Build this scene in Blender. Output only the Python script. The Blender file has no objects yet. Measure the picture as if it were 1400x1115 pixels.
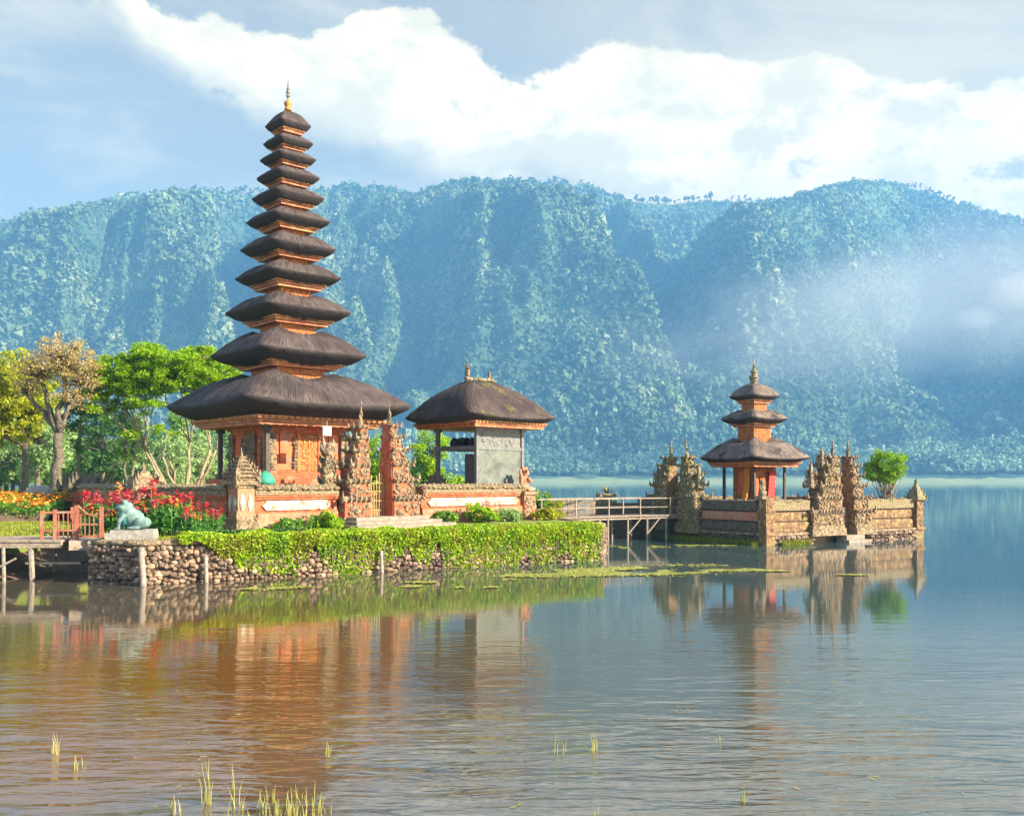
import bpy, bmesh, math, random
import numpy as np
from mathutils import Vector, Matrix, Euler
random.seed(7); RNG = np.random.default_rng(11)
R = math.radians
scene = bpy.context.scene
COL = scene.collection

# ------------------------------------------------------------------ camera
FPX, HORY, EYE = 1300.0, 657.0, 2.75          # focal length in photo pixels, horizon row, eye height above the lake
cam = bpy.data.cameras.new('camera'); cam_o = bpy.data.objects.new('camera', cam); COL.objects.link(cam_o)
cam.sensor_width = 36; cam.lens = 36 * FPX / 1400
cam.shift_y = (HORY - 557.5) / 1400
cam.clip_start = .1; cam.clip_end = 30000
cam_o.location = (0, 0, EYE); cam_o.rotation_euler = (R(90), 0, 0)
scene.camera = cam_o

# ------------------------------------------------------------------ light
SUN_A, SUN_E = 71, 27                          # degrees right of straight behind the camera, elevation
sd = Vector((math.sin(R(SUN_A)) * math.cos(R(SUN_E)), -math.cos(R(SUN_A)) * math.cos(R(SUN_E)), math.sin(R(SUN_E))))
sun = bpy.data.lights.new('sun', 'SUN'); sun.energy = 5.0; sun.angle = R(.5); sun.color = (1, .87, .68)
sun_o = bpy.data.objects.new('sun', sun); COL.objects.link(sun_o)
sun_o.rotation_euler = sd.to_track_quat('Z', 'Y').to_euler()
sun_o.location = (60, -60, 80)
scene.view_settings.view_transform = 'Standard'; scene.view_settings.look = 'None'
scene.view_settings.exposure = 1.57; scene.view_settings.gamma = 1
cy = scene.cycles
cy.use_denoising = True
cy.max_bounces = 6; cy.diffuse_bounces = 2; cy.glossy_bounces = 3; cy.transmission_bounces = 3
cy.transparent_max_bounces = 6; cy.volume_bounces = 3
cy.volume_step_rate = 1.0; cy.volume_max_steps = 64

# ------------------------------------------------------------------ node helpers
class NT:
    def __init__(s, nt): s.nt = nt; s.n = nt.nodes; s.l = nt.links
    def new(s, t, **k):
        n = s.n.new(t)
        for a, b in k.items(): setattr(n, a, b)
        return n
    def put(s, sock, v):
        if v is None: return
        if isinstance(v, bpy.types.NodeSocket): s.l.new(v, sock)
        else:
            if sock.type == 'RGBA' and len(v) == 3: v = (*v, 1)
            sock.default_value = v
    def m(s, op, a, b=None, c=None, clamp=False):
        n = s.new('ShaderNodeMath', operation=op, use_clamp=clamp)
        for i, v in enumerate((a, b, c)):
            if v is not None: s.put(n.inputs[i], v)
        return n.outputs[0]
    def mr(s, v, a, b, c=0., d=1., smooth=True):
        n = s.new('ShaderNodeMapRange', interpolation_type='SMOOTHSTEP' if smooth else 'LINEAR')
        for i, x in enumerate((v, a, b, c, d)): s.put(n.inputs[i], x)
        return n.outputs[0]
    def mix(s, f, a, b, mode='MIX'):
        n = s.new('ShaderNodeMix', data_type='RGBA', blend_type=mode)
        s.put(n.inputs[0], f); s.put(n.inputs[6], a); s.put(n.inputs[7], b)
        return n.outputs[2]
    def noise(s, vec, scale, detail=4, rough=.55, dist=0., out=0):
        n = s.new('ShaderNodeTexNoise'); s.put(n.inputs['Vector'], vec)
        n.inputs['Scale'].default_value = scale; n.inputs['Detail'].default_value = detail
        n.inputs['Roughness'].default_value = rough; n.inputs['Distortion'].default_value = dist
        return n.outputs[out]
    def vor(s, vec, scale, out='Distance', feature='F1', rnd=1.):
        n = s.new('ShaderNodeTexVoronoi', feature=feature); s.put(n.inputs['Vector'], vec)
        n.inputs['Scale'].default_value = scale; n.inputs['Randomness'].default_value = rnd
        return n.outputs[out]
    def scale(s, vec, v, loc=(0, 0, 0)):
        n = s.new('ShaderNodeMapping'); s.put(n.inputs[0], vec); n.inputs['Scale'].default_value = v
        n.inputs['Location'].default_value = loc
        return n.outputs[0]
    def ramp(s, f, stops):
        n = s.new('ShaderNodeValToRGB'); s.put(n.inputs[0], f)
        e = n.color_ramp.elements
        while len(e) < len(stops): e.new(.5)
        for x, (p, c) in zip(e, stops): x.position = p; x.color = (*c, 1) if len(c) == 3 else c
        return n.outputs[0]
    def curve(s, v, pts):
        n = s.new('ShaderNodeFloatCurve'); s.put(n.inputs['Value'], v)
        c = n.mapping.curves[0]
        while len(c.points) < len(pts): c.points.new(.5, .5)
        for p, (x, y) in zip(c.points, pts): p.location = (x, y); p.handle_type = 'AUTO'
        n.mapping.update()
        return n.outputs[0]

# ------------------------------------------------------------------ sky with clouds
world = bpy.data.worlds.new('World'); scene.world = world; world.use_nodes = True
w = NT(world.node_tree); w.n.clear()
SPAN, ETOP = R(70), R(40)
def az_u(px): return (math.atan((px - 700) / FPX) + SPAN / 2) / SPAN
def el_v(px, y): return math.atan((HORY - y) / FPX * math.cos(math.atan((px - 700) / FPX))) / ETOP
tc = w.new('ShaderNodeTexCoord').outputs['Generated']
sx = w.new('ShaderNodeSeparateXYZ'); w.l.new(tc, sx.inputs[0])
az = w.m('ARCTAN2', sx.outputs[0], sx.outputs[1]); el = w.m('ARCSINE', sx.outputs[2])
u = w.m('DIVIDE', w.m('ADD', az, SPAN / 2), SPAN, clamp=True); v = w.m('DIVIDE', el, ETOP)
sky = w.new('ShaderNodeTexSky', sky_type='NISHITA'); sky.sun_disc = False
sky.sun_elevation = R(SUN_E); sky.sun_rotation = R(180 - SUN_A); sky.altitude = 1200
sky.air_density = 1.0; sky.dust_density = .6; sky.ozone_density = 1.5
up = [(0, 25), (90, 10), (150, -6), (200, 4), (250, 22), (300, 30), (360, 44), (420, 46), (455, 30), (478, 4), (520, 2), (560, 22), (610, 40), (650, 62), (700, 88), (745, 86), (790, 66), (830, 52), (880, 72), (960, 74), (1060, 76), (1130, 78), (1200, 92), (1280, 92), (1340, 110), (1400, 100)]
lo = [(0, 18), (110, 18), (150, 26), (200, 78), (240, 104), (310, 138), (370, 172), (430, 186), (490, 216), (550, 236), (640, 250), (720, 262), (800, 290), (1000, 320), (1400, 340)]
upc = w.curve(u, [(az_u(p), el_v(p, y)) for p, y in up])
loc_ = w.curve(u, [(az_u(p), el_v(p, y)) for p, y in lo])
dirv = w.scale(tc, (1, 1, 1.5))
n1 = w.noise(dirv, 9, 10, .66, .2); n2 = w.noise(w.scale(dirv, (1, 1, 1), (3.1, 1.7, 4.2)), 6, 7, .58, .2)
n3 = w.noise(w.scale(dirv, (1, 1, 1.6), (7.1, 2.7, 1.2)), 3.2, 6, .6, .4)
a = w.mr(w.m('ADD', w.m('SUBTRACT', upc, v), w.m('MULTIPLY', w.m('SUBTRACT', n1, .5), .15)), -.003, .011)
b = w.mr(w.m('ADD', w.m('SUBTRACT', v, loc_), w.m('MULTIPLY', w.m('SUBTRACT', n2, .5), .20)), -.012, .06)
cl = w.m('MULTIPLY', a, b)
hole = w.mr(n1, .30, .41); cl = w.m('MULTIPLY', w.m('MULTIPLY', cl, hole), w.mr(w.m('ABSOLUTE', az), R(38), R(70), 1., .1))
# thin high veil on the right and a low bank on the left
veil = w.m('MULTIPLY', w.mr(n3, .30, .66), w.mr(u, .36, .72))
low = w.m('MULTIPLY', w.mr(n2, .40, .66), w.mr(v, .42, .22))
wisp = w.m('MULTIPLY', w.mr(w.noise(w.scale(tc, (1, 1, 3.2), (1, 5, 2)), 5, 7, .62, .3), .40, .68), .75)
thin = w.m('MAXIMUM', w.m('MAXIMUM', w.m('MULTIPLY', veil, .95), w.m('MULTIPLY', low, .9)), wisp)
thin = w.m('MULTIPLY', w.m('MULTIPLY', thin, w.mr(sx.outputs[2], .0, .05)), w.mr(w.m('ABSOLUTE', az), R(38), R(75), 1., .2))
front = w.mr(w.m('ABSOLUTE', az), R(38), R(75), 1., 0.)            # cloud and haze kept ahead; unseen sky cleared to lower the ambient light
skyc = w.mix(w.m('MULTIPLY', w.m('MULTIPLY', front, w.mr(v, 1.1, .75)), .85), sky.outputs[0], (1.60, 1.18, .50))
bg_sky = w.new('ShaderNodeBackground'); w.put(bg_sky.inputs[0], skyc); bg_sky.inputs[1].default_value = .12
n4 = w.noise(w.scale(dirv, (1, 1, 1.3), (.045, 0, .05)), 9, 10, .66, .2)   # the same billows a little nearer the sun: their difference shades them
bil = w.mr(w.m('SUBTRACT', n1, n4), -.10, .12)
shade = w.m('MAXIMUM', w.m('MULTIPLY', w.mr(w.m('SUBTRACT', upc, v), .06, .36), w.mr(n3, .36, .60)), w.m('MULTIPLY', bil, .95))
ccol = w.mix(w.m('MULTIPLY', shade, .85), (1.22, .95, .50), (.66, .54, .30))
ccol = w.mix(w.mr(n2, .36, .60, 0, .45), ccol, (.80, .66, .38))
bg_cl = w.new('ShaderNodeBackground'); w.put(bg_cl.inputs[0], ccol); bg_cl.inputs[1].default_value = .56
bg_th = w.new('ShaderNodeBackground'); w.put(bg_th.inputs[0], w.mix(n3, (.70, .60, .38), (1.0, .78, .40))); bg_th.inputs[1].default_value = .44
s1 = w.new('ShaderNodeMixShader'); w.put(s1.inputs[0], thin); w.l.new(bg_sky.outputs[0], s1.inputs[1]); w.l.new(bg_th.outputs[0], s1.inputs[2])
s2 = w.new('ShaderNodeMixShader'); w.put(s2.inputs[0], cl); w.l.new(s1.outputs[0], s2.inputs[1]); w.l.new(bg_cl.outputs[0], s2.inputs[2])
wo = w.new('ShaderNodeOutputWorld'); w.l.new(s2.outputs[0], wo.inputs[0])

# ------------------------------------------------------------------ mesh helpers
def mesh_np(name, V, F, mats, parent=None, smooth=False, mi=None, uv=None, attrs=None):
    """one mesh object from numpy arrays; F is (n,3) or (n,4) or a list of such"""
    V = np.asarray(V, np.float32)
    Fs = F if isinstance(F, list) else [F]
    Fs = [np.asarray(f, np.int32) for f in Fs if len(f)]
    me = bpy.data.meshes.new(name)
    nl = sum(f.size for f in Fs); nf = sum(len(f) for f in Fs)
    me.vertices.add(len(V)); me.vertices.foreach_set('co', V.ravel())
    me.loops.add(nl); me.loops.foreach_set('vertex_index', np.concatenate([f.ravel() for f in Fs]))
    me.polygons.add(nf)
    tot = np.concatenate([np.full(len(f), f.shape[1], np.int32) for f in Fs])
    st = np.concatenate([[0], np.cumsum(tot)[:-1]]).astype(np.int32)
    me.polygons.foreach_set('loop_start', st)
    if smooth: me.polygons.foreach_set('use_smooth', np.ones(nf, bool))
    if mi is not None: me.polygons.foreach_set('material_index', np.asarray(mi, np.int32))
    for m in (mats if isinstance(mats, (list, tuple)) else [mats]): me.materials.append(m)
    me.update(calc_edges=True)
    if uv is not None:
        l = me.uv_layers.new(name='UVMap'); l.data.foreach_set('uv', np.asarray(uv, np.float32).ravel())
    for k, (dom, arr) in (attrs or {}).items():
        at = me.attributes.new(k, 'FLOAT', dom); at.data.foreach_set('value', np.asarray(arr, np.float32))
    return link(me, name, parent)
def link(me, name, parent=None):
    o = bpy.data.objects.new(name, me); COL.objects.link(o)
    if parent is not None: o.parent = parent
    return o
def tag(o, label=None, cat=None, group=None, kind=None):
    if label: o['label'] = label
    if cat: o['category'] = cat
    if group: o['group'] = group
    if kind: o['kind'] = kind
    return o
def empty(name, loc, rz=0, label=None, cat=None, group=None):
    o = bpy.data.objects.new(name, None); COL.objects.link(o); o.empty_display_size = .3
    o.location = loc; o.rotation_euler = (0, 0, rz)
    return tag(o, label, cat, group)
def copy_tree(o, parent=None):
    c = o.copy(); COL.objects.link(c)
    if parent is not None: c.parent = parent
    for ch in list(o.children): copy_tree(ch, c)
    return c

class MB:
    """collects shapes into one mesh"""
    def __init__(s): s.v = []; s.f = []
    def add(s, vs, fs):
        b = len(s.v); s.v.extend(tuple(p) for p in vs); s.f.extend([tuple(i + b for i in f) for f in fs]); return b
    def box(s, c, d, rz=0., taper=1., jit=0.):
        """box centred on c (z = its bottom), size d"""
        cx, cy_, cz = c; dx, dy, dz = d; vs = []
        ca, sa = math.cos(rz), math.sin(rz)
        for k, (zz, t) in enumerate(((0, 1), (dz, taper))):
            for (a_, b_) in ((-1, -1), (1, -1), (1, 1), (-1, 1)):
                x, y = a_ * dx / 2 * t, b_ * dy / 2 * t
                vs.append((cx + x * ca - y * sa + random.uniform(-jit, jit), cy_ + x * sa + y * ca + random.uniform(-jit, jit), cz + zz + random.uniform(-jit, jit)))
        return s.add(vs, [(3, 2, 1, 0), (4, 5, 6, 7), (0, 1, 5, 4), (1, 2, 6, 5), (2, 3, 7, 6), (3, 0, 4, 7)])
    def tube(s, pts, radii, n=6, cap=True):
        pts = [Vector(p) for p in pts]; vs = []; fs = []
        up = Vector((0, 0, 1))
        for i, p in enumerate(pts):
            t = (pts[min(i + 1, len(pts) - 1)] - pts[max(i - 1, 0)]).normalized()
            a_ = t.cross(up if abs(t.z) < .95 else Vector((1, 0, 0))).normalized(); b_ = t.cross(a_).normalized()
            r = radii[i] if isinstance(radii, (list, tuple)) else radii
            for k in range(n):
                q = 2 * math.pi * k / n
                vs.append(p + a_ * (r * math.cos(q)) + b_ * (r * math.sin(q)))
        for i in range(len(pts) - 1):
            for k in range(n):
                k2 = (k + 1) % n
                fs.append((i * n + k, i * n + k2, (i + 1) * n + k2, (i + 1) * n + k))
        if cap:
            fs.append(tuple(range(n - 1, -1, -1))); fs.append(tuple(range((len(pts) - 1) * n, len(pts) * n)))
        return s.add(vs, fs)
    def lump(s, c, r, sub=1, jit=.12, rz=0., sq=None):
        """rough boulder / carved knob"""
        V, F = ICO[sub]
        rx, ry, rz_ = r if isinstance(r, (tuple, list)) else (r, r, r)
        ca, sa = math.cos(rz), math.sin(rz); vs = []
        for x, y, z in V:
            k = 1 + random.uniform(-jit, jit)
            if sq: k *= (1 / max(abs(x), abs(y), abs(z))) ** sq
            x, y, z = x * rx * k, y * ry * k, z * rz_ * k
            vs.append((c[0] + x * ca - y * sa, c[1] + x * sa + y * ca, c[2] + z))
        return s.add(vs, F)
    def lathe(s, c, prof, n=12):
        vs = []; fs = []
        for (r, z) in prof:
            for k in range(n):
                q = 2 * math.pi * k / n; vs.append((c[0] + r * math.cos(q), c[1] + r * math.sin(q), c[2] + z))
        for i in range(len(prof) - 1):
            for k in range(n):
                k2 = (k + 1) % n; fs.append((i * n + k, i * n + k2, (i + 1) * n + k2, (i + 1) * n + k))
        fs.append(tuple(range(n - 1, -1, -1))); fs.append(tuple(range((len(prof) - 1) * n, len(prof) * n)))
        return s.add(vs, fs)
    def horn(s, p, d, size, curl=.5, wide=.35):
        """upturned carved flame: starts along d, curls up"""
        d = Vector((d[0], d[1], 0)); d = d.normalized() if d.length > 0 else Vector((0, 0, 0))
        P = Vector(p); pts = []; rr = []
        for i in range(5):
            t = i / 4
            pts.append(P + d * size * (.62 * t - (.18 + curl * .3) * t * t) + Vector((0, 0, size * (.08 * t + .92 * t * t))))
            rr.append(size * wide * (1 - t) ** .9 * .95 + .005)
        s.tube(pts, rr, 5)
    def build(s, name, mats, parent=None, smooth=False):
        me = bpy.data.meshes.new(name); me.from_pydata(s.v, [], s.f)
        for m in (mats if isinstance(mats, (list, tuple)) else [mats]): me.materials.append(m)
        if smooth: me.polygons.foreach_set('use_smooth', [True] * len(me.polygons))
        me.update()
        return link(me, name, parent)
def ico(sub):
    bm = bmesh.new(); bmesh.ops.create_icosphere(bm, subdivisions=sub, radius=1)
    V = [tuple(x.co) for x in bm.verts]; F = [tuple(q.index for q in f.verts) for f in bm.faces]; bm.free(); return V, F
ICO = {1: ico(1), 2: ico(2), 3: ico(3)}

# numpy noise
def h2(ix, iy, seed):
    n = (ix.astype(np.int64) * 374761393 + iy.astype(np.int64) * 668265263 + seed * 2147483647) & 0xffffffff
    n = ((n ^ (n >> 13)) * 1274126177) & 0xffffffff
    n = ((n ^ (n >> 16)) * 2246822519) & 0xffffffff
    return ((n ^ (n >> 15)) & 0xffffff) / float(0xffffff)
def vn(x, y, seed=0):
    ix, iy = np.floor(x), np.floor(y); fx, fy = x - ix, y - iy
    fx = fx * fx * (3 - 2 * fx); fy = fy * fy * (3 - 2 * fy)
    a_ = h2(ix, iy, seed); b_ = h2(ix + 1, iy, seed); c_ = h2(ix, iy + 1, seed); d_ = h2(ix + 1, iy + 1, seed)
    return (a_ * (1 - fx) + b_ * fx) * (1 - fy) + (c_ * (1 - fx) + d_ * fx) * fy
def fbm(x, y, oct=4, seed=0, gain=.5):
    s_ = 0; a_ = 1; t = 0
    for i in range(oct): s_ = s_ + a_ * vn(x * 2 ** i, y * 2 ** i, seed + i); t += a_; a_ *= gain
    return s_ / t
def crowns(x, y, cell, seed):
    """height 0..1 of the nearest tree dome and its random tint"""
    ix, iy = np.floor(x / cell), np.floor(y / cell); best = np.zeros_like(x); tint = np.zeros_like(x)
    for dx in (-1, 0, 1):
        for dy in (-1, 0, 1):
            jx, jy = ix + dx, iy + dy
            px_ = (jx + h2(jx, jy, seed)) * cell; py_ = (jy + h2(jx, jy, seed + 5)) * cell
            k = .55 + .6 * h2(jx, jy, seed + 9)
            d = ((x - px_) ** 2 + (y - py_) ** 2) / (cell * .78 * k) ** 2
            hh = np.sqrt(np.clip(1 - d, 0, 1)) * k
            m_ = hh > best; best = np.where(m_, hh, best); tint = np.where(m_, h2(jx, jy, seed + 21), tint)
    return best, tint
# ------------------------------------------------------------------ materials
def mat(name):
    m = bpy.data.materials.new(name); m.use_nodes = True
    t = NT(m.node_tree); p = t.n['Principled BSDF']
    return m, t, p
def bump(t, p, hgt, strength=.4, dist=.03):
    b_ = t.new('ShaderNodeBump'); b_.inputs['Strength'].default_value = strength; b_.inputs['Distance'].default_value = dist
    t.put(b_.inputs['Height'], hgt); t.l.new(b_.outputs[0], p.inputs['Normal'])
def obj_co(t): return t.new('ShaderNodeTexCoord').outputs['Object']
def pos(t): return t.new('ShaderNodeNewGeometry').outputs['Position']
def rough_mat(name, c1, c2, scale=6, rough=.85, c3=None, s3=1.5, bs=.5, bd=.03, lo=.35, hi=.65, vor=True, world=False):
    """two-tone weathered surface with optional third stain colour"""
    m, t, p = mat(name); co = pos(t) if world else obj_co(t)
    n = t.noise(co, scale, 6, .6)
    c = t.mix(t.mr(n, lo, hi), c1, c2)
    if c3 is not None: c = t.mix(t.mr(t.noise(co, s3, 5, .65), .48, .66), c, c3)
    t.put(p.inputs['Base Color'], c); p.inputs['Roughness'].default_value = rough
    h = t.noise(co, scale * 3, 5, .6)
    if vor: h = t.m('ADD', h, t.vor(co, scale * 1.6))
    bump(t, p, h, bs, bd)
    return m
def leaf_mat(name, cs, trans=.35, rough=.5, nw=.5, ns=.9):
    m, t, p = mat(name)
    g = t.new('ShaderNodeNewGeometry')
    r = g.outputs['Random Per Island']
    n = t.noise(g.outputs['Position'], ns, 3, .6)
    f = t.m('ADD', t.m('MULTIPLY', r, 1.1 - nw), t.m('MULTIPLY', t.mr(n, .5 - .25 / nw, .5 + .25 / nw), nw), clamp=True)
    c = t.ramp(f, [(i / (len(cs) - 1) * .7 + .15, q) for i, q in enumerate(cs)])
    t.put(p.inputs['Base Color'], c); p.inputs['Roughness'].default_value = rough; p.inputs['Specular IOR Level'].default_value = .3
    tr = t.new('ShaderNodeBsdfTranslucent'); t.put(tr.inputs[0], c)
    mx = t.new('ShaderNodeMixShader'); mx.inputs[0].default_value = trans
    t.l.new(p.outputs[0], mx.inputs[1]); t.l.new(tr.outputs[0], mx.inputs[2])
    t.l.new(mx.outputs[0], t.n['Material Output'].inputs[0])
    return m
def flat_mat(name, c, rough=.6, var=.25, scale=12, bs=.15):
    return rough_mat(name, c, tuple(x * (1 - var) for x in c), scale, rough, bs=bs, bd=.01, vor=False)

M = {}
# thatch: strands run down the slope (uv v)
def thatch(name, c1, c2, moss=None, ms=.9, mlo=.52):
    m, t, p = mat(name)
    uvn = t.new('ShaderNodeTexCoord').outputs['UV']; co = obj_co(t)
    st = t.noise(t.scale(uvn, (18, 1.5, 1)), 1, 4, .65); st2 = t.noise(t.scale(uvn, (5, .9, 1)), 1, 3, .6)
    c = t.mix(t.mr(st, .25, .75), c1, c2)
    c = t.mix(t.mr(st2, .35, .7, 0, .5), c, tuple(x * .62 for x in c1))
    c = t.mix(t.mr(t.noise(co, .7, 5, .65), .42, .62, 0, .55), c, tuple(x * .5 for x in c1))      # older, blacker fibre in patches
    if moss: c = t.mix(t.mr(t.noise(co, ms, 5, .6), mlo, mlo + .12), c, moss)
    t.put(p.inputs['Base Color'], c); p.inputs['Roughness'].default_value = .8
    p.inputs['Specular IOR Level'].default_value = .25
    bump(t, p, t.m('ADD', st, t.m('MULTIPLY', t.noise(t.scale(uvn, (45, 4, 1)), 1, 3, .6), .6)), .9, .05)
    return m
M['thatch'] = thatch('palm_fibre_thatch', (.036, .027, .026), (.150, .110, .097))
M['thatch_cut_shade'] = rough_mat('shaded_cut_thatch', (.022, .017, .018), (.038, .028, .026), 14, .9, vor=False, bs=.6)  # dark cut fibre ends, with the eave's underside shade deepened in the colour
M['thatch_mossy'] = thatch('mossy_thatch', (.042, .029, .026), (.125, .088, .074), (.125, .105, .030), .9, .55)
M['thatch_grey'] = thatch('weathered_thatch', (.10, .074, .060), (.30, .235, .185), (.05, .036, .034), 1.6, .54)
M['redwood'] = rough_mat('red_painted_wood', (.43, .135, .036), (.29, .07, .024), 7, .6, (.50, .24, .06), 3, bs=.25)
M['goldwood'] = rough_mat('gilded_wood', (.56, .26, .055), (.33, .10, .03), 20, .5, (.62, .34, .10), 9, bs=.6, bd=.03)
M['carved'] = rough_mat('carved_red_and_gold', (.40, .07, .025), (.62, .30, .07), 16, .55, (.30, .05, .02), 7, bs=.9, bd=.05)
M['darkwood'] = rough_mat('dark_weathered_wood', (.055, .045, .04), (.09, .075, .06), 8, .75, bs=.3)
M['greywood'] = rough_mat('grey_weathered_wood', (.19, .185, .17), (.115, .115, .11), 9, .8, bs=.3)
M['orange'] = rough_mat('orange_painted_wall', (.66, .145, .020), (.48, .095, .018), 3, .65, (.30, .12, .07), 2.2, bs=.25)
M['stone'] = rough_mat('carved_tan_stone', (.42, .295, .165), (.16, .105, .065), 9, .9, (.12, .095, .05), 2.3, bs=.9, bd=.06)
M['stone_moss'] = rough_mat('mossy_tan_stone', (.40, .32, .17), (.15, .12, .07), 8, .9, (.17, .155, .04), 1.8, bs=.9, bd=.06)
M['stone_gold'] = rough_mat('sandy_stone_slab', (.43, .26, .11), (.15, .08, .038), 5, .9, (.22, .17, .05), 1.6, bs=.7, bd=.05, lo=.30, hi=.56)
M['brick'] = rough_mat('red_brick_stone', (.47, .105, .032), (.30, .065, .025), 6, .85, (.38, .20, .10), 2.5, bs=.4)
M['pink'] = rough_mat('pink_weathered_plaster', (.48, .195, .105), (.33, .135, .07), 5, .85, (.34, .24, .13), 2.0, bs=.35)
M['white'] = rough_mat('white_weathered_plaster', (.46, .40, .31), (.37, .31, .225), 3, .85, (.19, .13, .08), 2.4, bs=.2, vor=False)
M['palewall'] = rough_mat('pale_green_grey_plaster', (.165, .18, .145), (.12, .13, .11), 2.2, .85, (.08, .09, .075), 1.8, bs=.15, vor=False)
M['coping'] = rough_mat('rough_brown_coping', (.40, .29, .17), (.20, .135, .075), 10, .92, (.26, .22, .09), 1.5, bs=1., bd=.06)
M['rock'] = rough_mat('river_stone', (.36, .265, .18), (.20, .14, .095), 3.2, .85, (.15, .10, .07), 1.4, bs=.4, bd=.03)
m = M['rock']; t = NT(m.node_tree); p = t.n['Principled BSDF']; c0 = p.inputs['Base Color'].links[0].from_socket
rnd = t.new('ShaderNodeNewGeometry').outputs['Random Per Island']
t.put(p.inputs['Base Color'], t.mix(1., c0, t.ramp(rnd, [(0, (.30, .28, .27)), (.5, (.66, .62, .58)), (.85, (1.0, .92, .82)), (1, (1.5, 1.4, 1.25))]), 'MULTIPLY'))
M['mortar'] = rough_mat('dark_mortar', (.085, .055, .035), (.05, .035, .025), 8, .95)
M['darkstone'] = rough_mat('dark_shore_stone', (.15, .115, .075), (.075, .06, .042), 6, .9, (.09, .10, .04), 1.8, bs=.8, bd=.05)
M['deck'] = rough_mat('pale_deck_boards', (.36, .28, .195), (.22, .165, .115), 7, .85, bs=.3)
M['redrail'] = rough_mat('faded_red_paint', (.36, .10, .05), (.24, .07, .04), 9, .7, (.26, .17, .11), 4, bs=.2)
M['paleplank'] = rough_mat('pale_pole_wood', (.33, .265, .20), (.20, .155, .115), 8, .85, bs=.3)
M['frog'] = rough_mat('verdigris_paint', (.10, .19, .17), (.20, .27, .235), 6, .85, (.055, .12, .11), 3.6, bs=.2)
M['frogbelly'] = rough_mat('pale_verdigris_paint', (.04, .24, .22), (.09, .30, .27), 5, .7, bs=.2)
M['soil'] = rough_mat('brown_soil', (.16, .10, .06), (.10, .065, .04), 3, .95)
M['concrete'] = rough_mat('grey_concrete', (.34, .31, .26), (.24, .22, .19), 5, .9, bs=.3)
M['step'] = rough_mat('pale_step_stone', (.30, .25, .185), (.19, .155, .115), 5, .9, bs=.4)
M['bark'] = rough_mat('grey_bark', (.17, .135, .09), (.09, .07, .05), 5, .9, bs=.7, bd=.05)
M['barkpale'] = rough_mat('pale_bark', (.36, .28, .17), (.22, .165, .10), 5, .85, bs=.5, bd=.04)
M['barkgreen'] = rough_mat('greenish_bark', (.15, .15, .08), (.09, .095, .05), 5, .9, bs=.5)
M['bamboo'] = rough_mat('bamboo', (.42, .30, .10), (.27, .18, .06), 9, .6, bs=.2)
M['leaf_bright'] = leaf_mat('bright_green_leaves', [(.16, .36, .012), (.30, .52, .016), (.45, .62, .024), (.11, .26, .010)], .5)
M['leaf_yellow'] = leaf_mat('yellow_green_leaves', [(.24, .31, .014), (.42, .45, .020), (.58, .55, .035), (.15, .22, .012)], .48)
M['leaf_olive'] = leaf_mat('tan_blossom_leaves', [(.50, .40, .15), (.68, .55, .28), (.56, .36, .08), (.36, .33, .11)], .42)
M['leaf_dark'] = leaf_mat('dark_green_leaves', [(.04, .11, .025), (.07, .17, .04), (.12, .23, .05), (.04, .12, .028)], .35)
M['leaf_mid'] = leaf_mat('mid_green_leaves', [(.09, .22, .03), (.18, .36, .045), (.28, .46, .06), (.08, .19, .03)], .42)
M['leaf_pale'] = leaf_mat('pale_green_leaves', [(.22, .36, .11), (.34, .48, .17), (.44, .56, .22), (.18, .32, .11)], .42)  # paled so its colour also carries haze over the distant wood
M['leaf_creeper'] = leaf_mat('creeper_leaves', [(.12, .26, .014), (.26, .43, .018), (.42, .55, .024), (.24, .22, .035)], .42, .5, .75, 1.6)
M['leaf_bush'] = leaf_mat('topiary_leaves', [(.10, .26, .012), (.22, .42, .016), (.34, .52, .020), (.08, .20, .012)], .42)
M['canna'] = leaf_mat('canna_leaves', [(.045, .17, .035), (.09, .27, .055), (.18, .39, .07), (.05, .18, .04)], .38, .35)
M['red_fl'] = leaf_mat('red_petals', [(.62, .025, .035), (.72, .06, .05), (.75, .03, .08)], .3)
M['pink_fl'] = leaf_mat('pink_petals', [(.70, .10, .14), (.78, .18, .22), (.72, .12, .18)], .3)
M['orange_fl'] = leaf_mat('orange_petals', [(.75, .22, .015), (.80, .34, .02), (.70, .13, .02), (.8, .45, .04)], .3)
M['yellow_fl'] = leaf_mat('yellow_petals', [(.75, .52, .03), (.80, .62, .10), (.7, .42, .03)], .3)
M['grassblade'] = leaf_mat('grass_blades', [(.14, .20, .015), (.24, .28, .02), (.33, .33, .03), (.10, .15, .015)], .3)
M['drygrass'] = leaf_mat('dry_reed_blades', [(.36, .34, .10), (.30, .32, .06), (.45, .38, .16)], .3)
M['weed'] = leaf_mat('duckweed', [(.26, .30, .030), (.36, .36, .06), (.42, .40, .10), (.20, .24, .03)], .1)
M['blackcloth'] = flat_mat('dark_bundles', (.028, .030, .026), .8)
M['greencloth'] = flat_mat('green_cloth', (.03, .30, .19), .7)
M['whitecloth'] = flat_mat('white_board', (.72, .73, .70), .6, .1)
M['yellowcloth'] = flat_mat('yellow_cloth', (.72, .28, .02), .7)
M['redcloth'] = flat_mat('red_cloth', (.62, .04, .03), .7)

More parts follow.
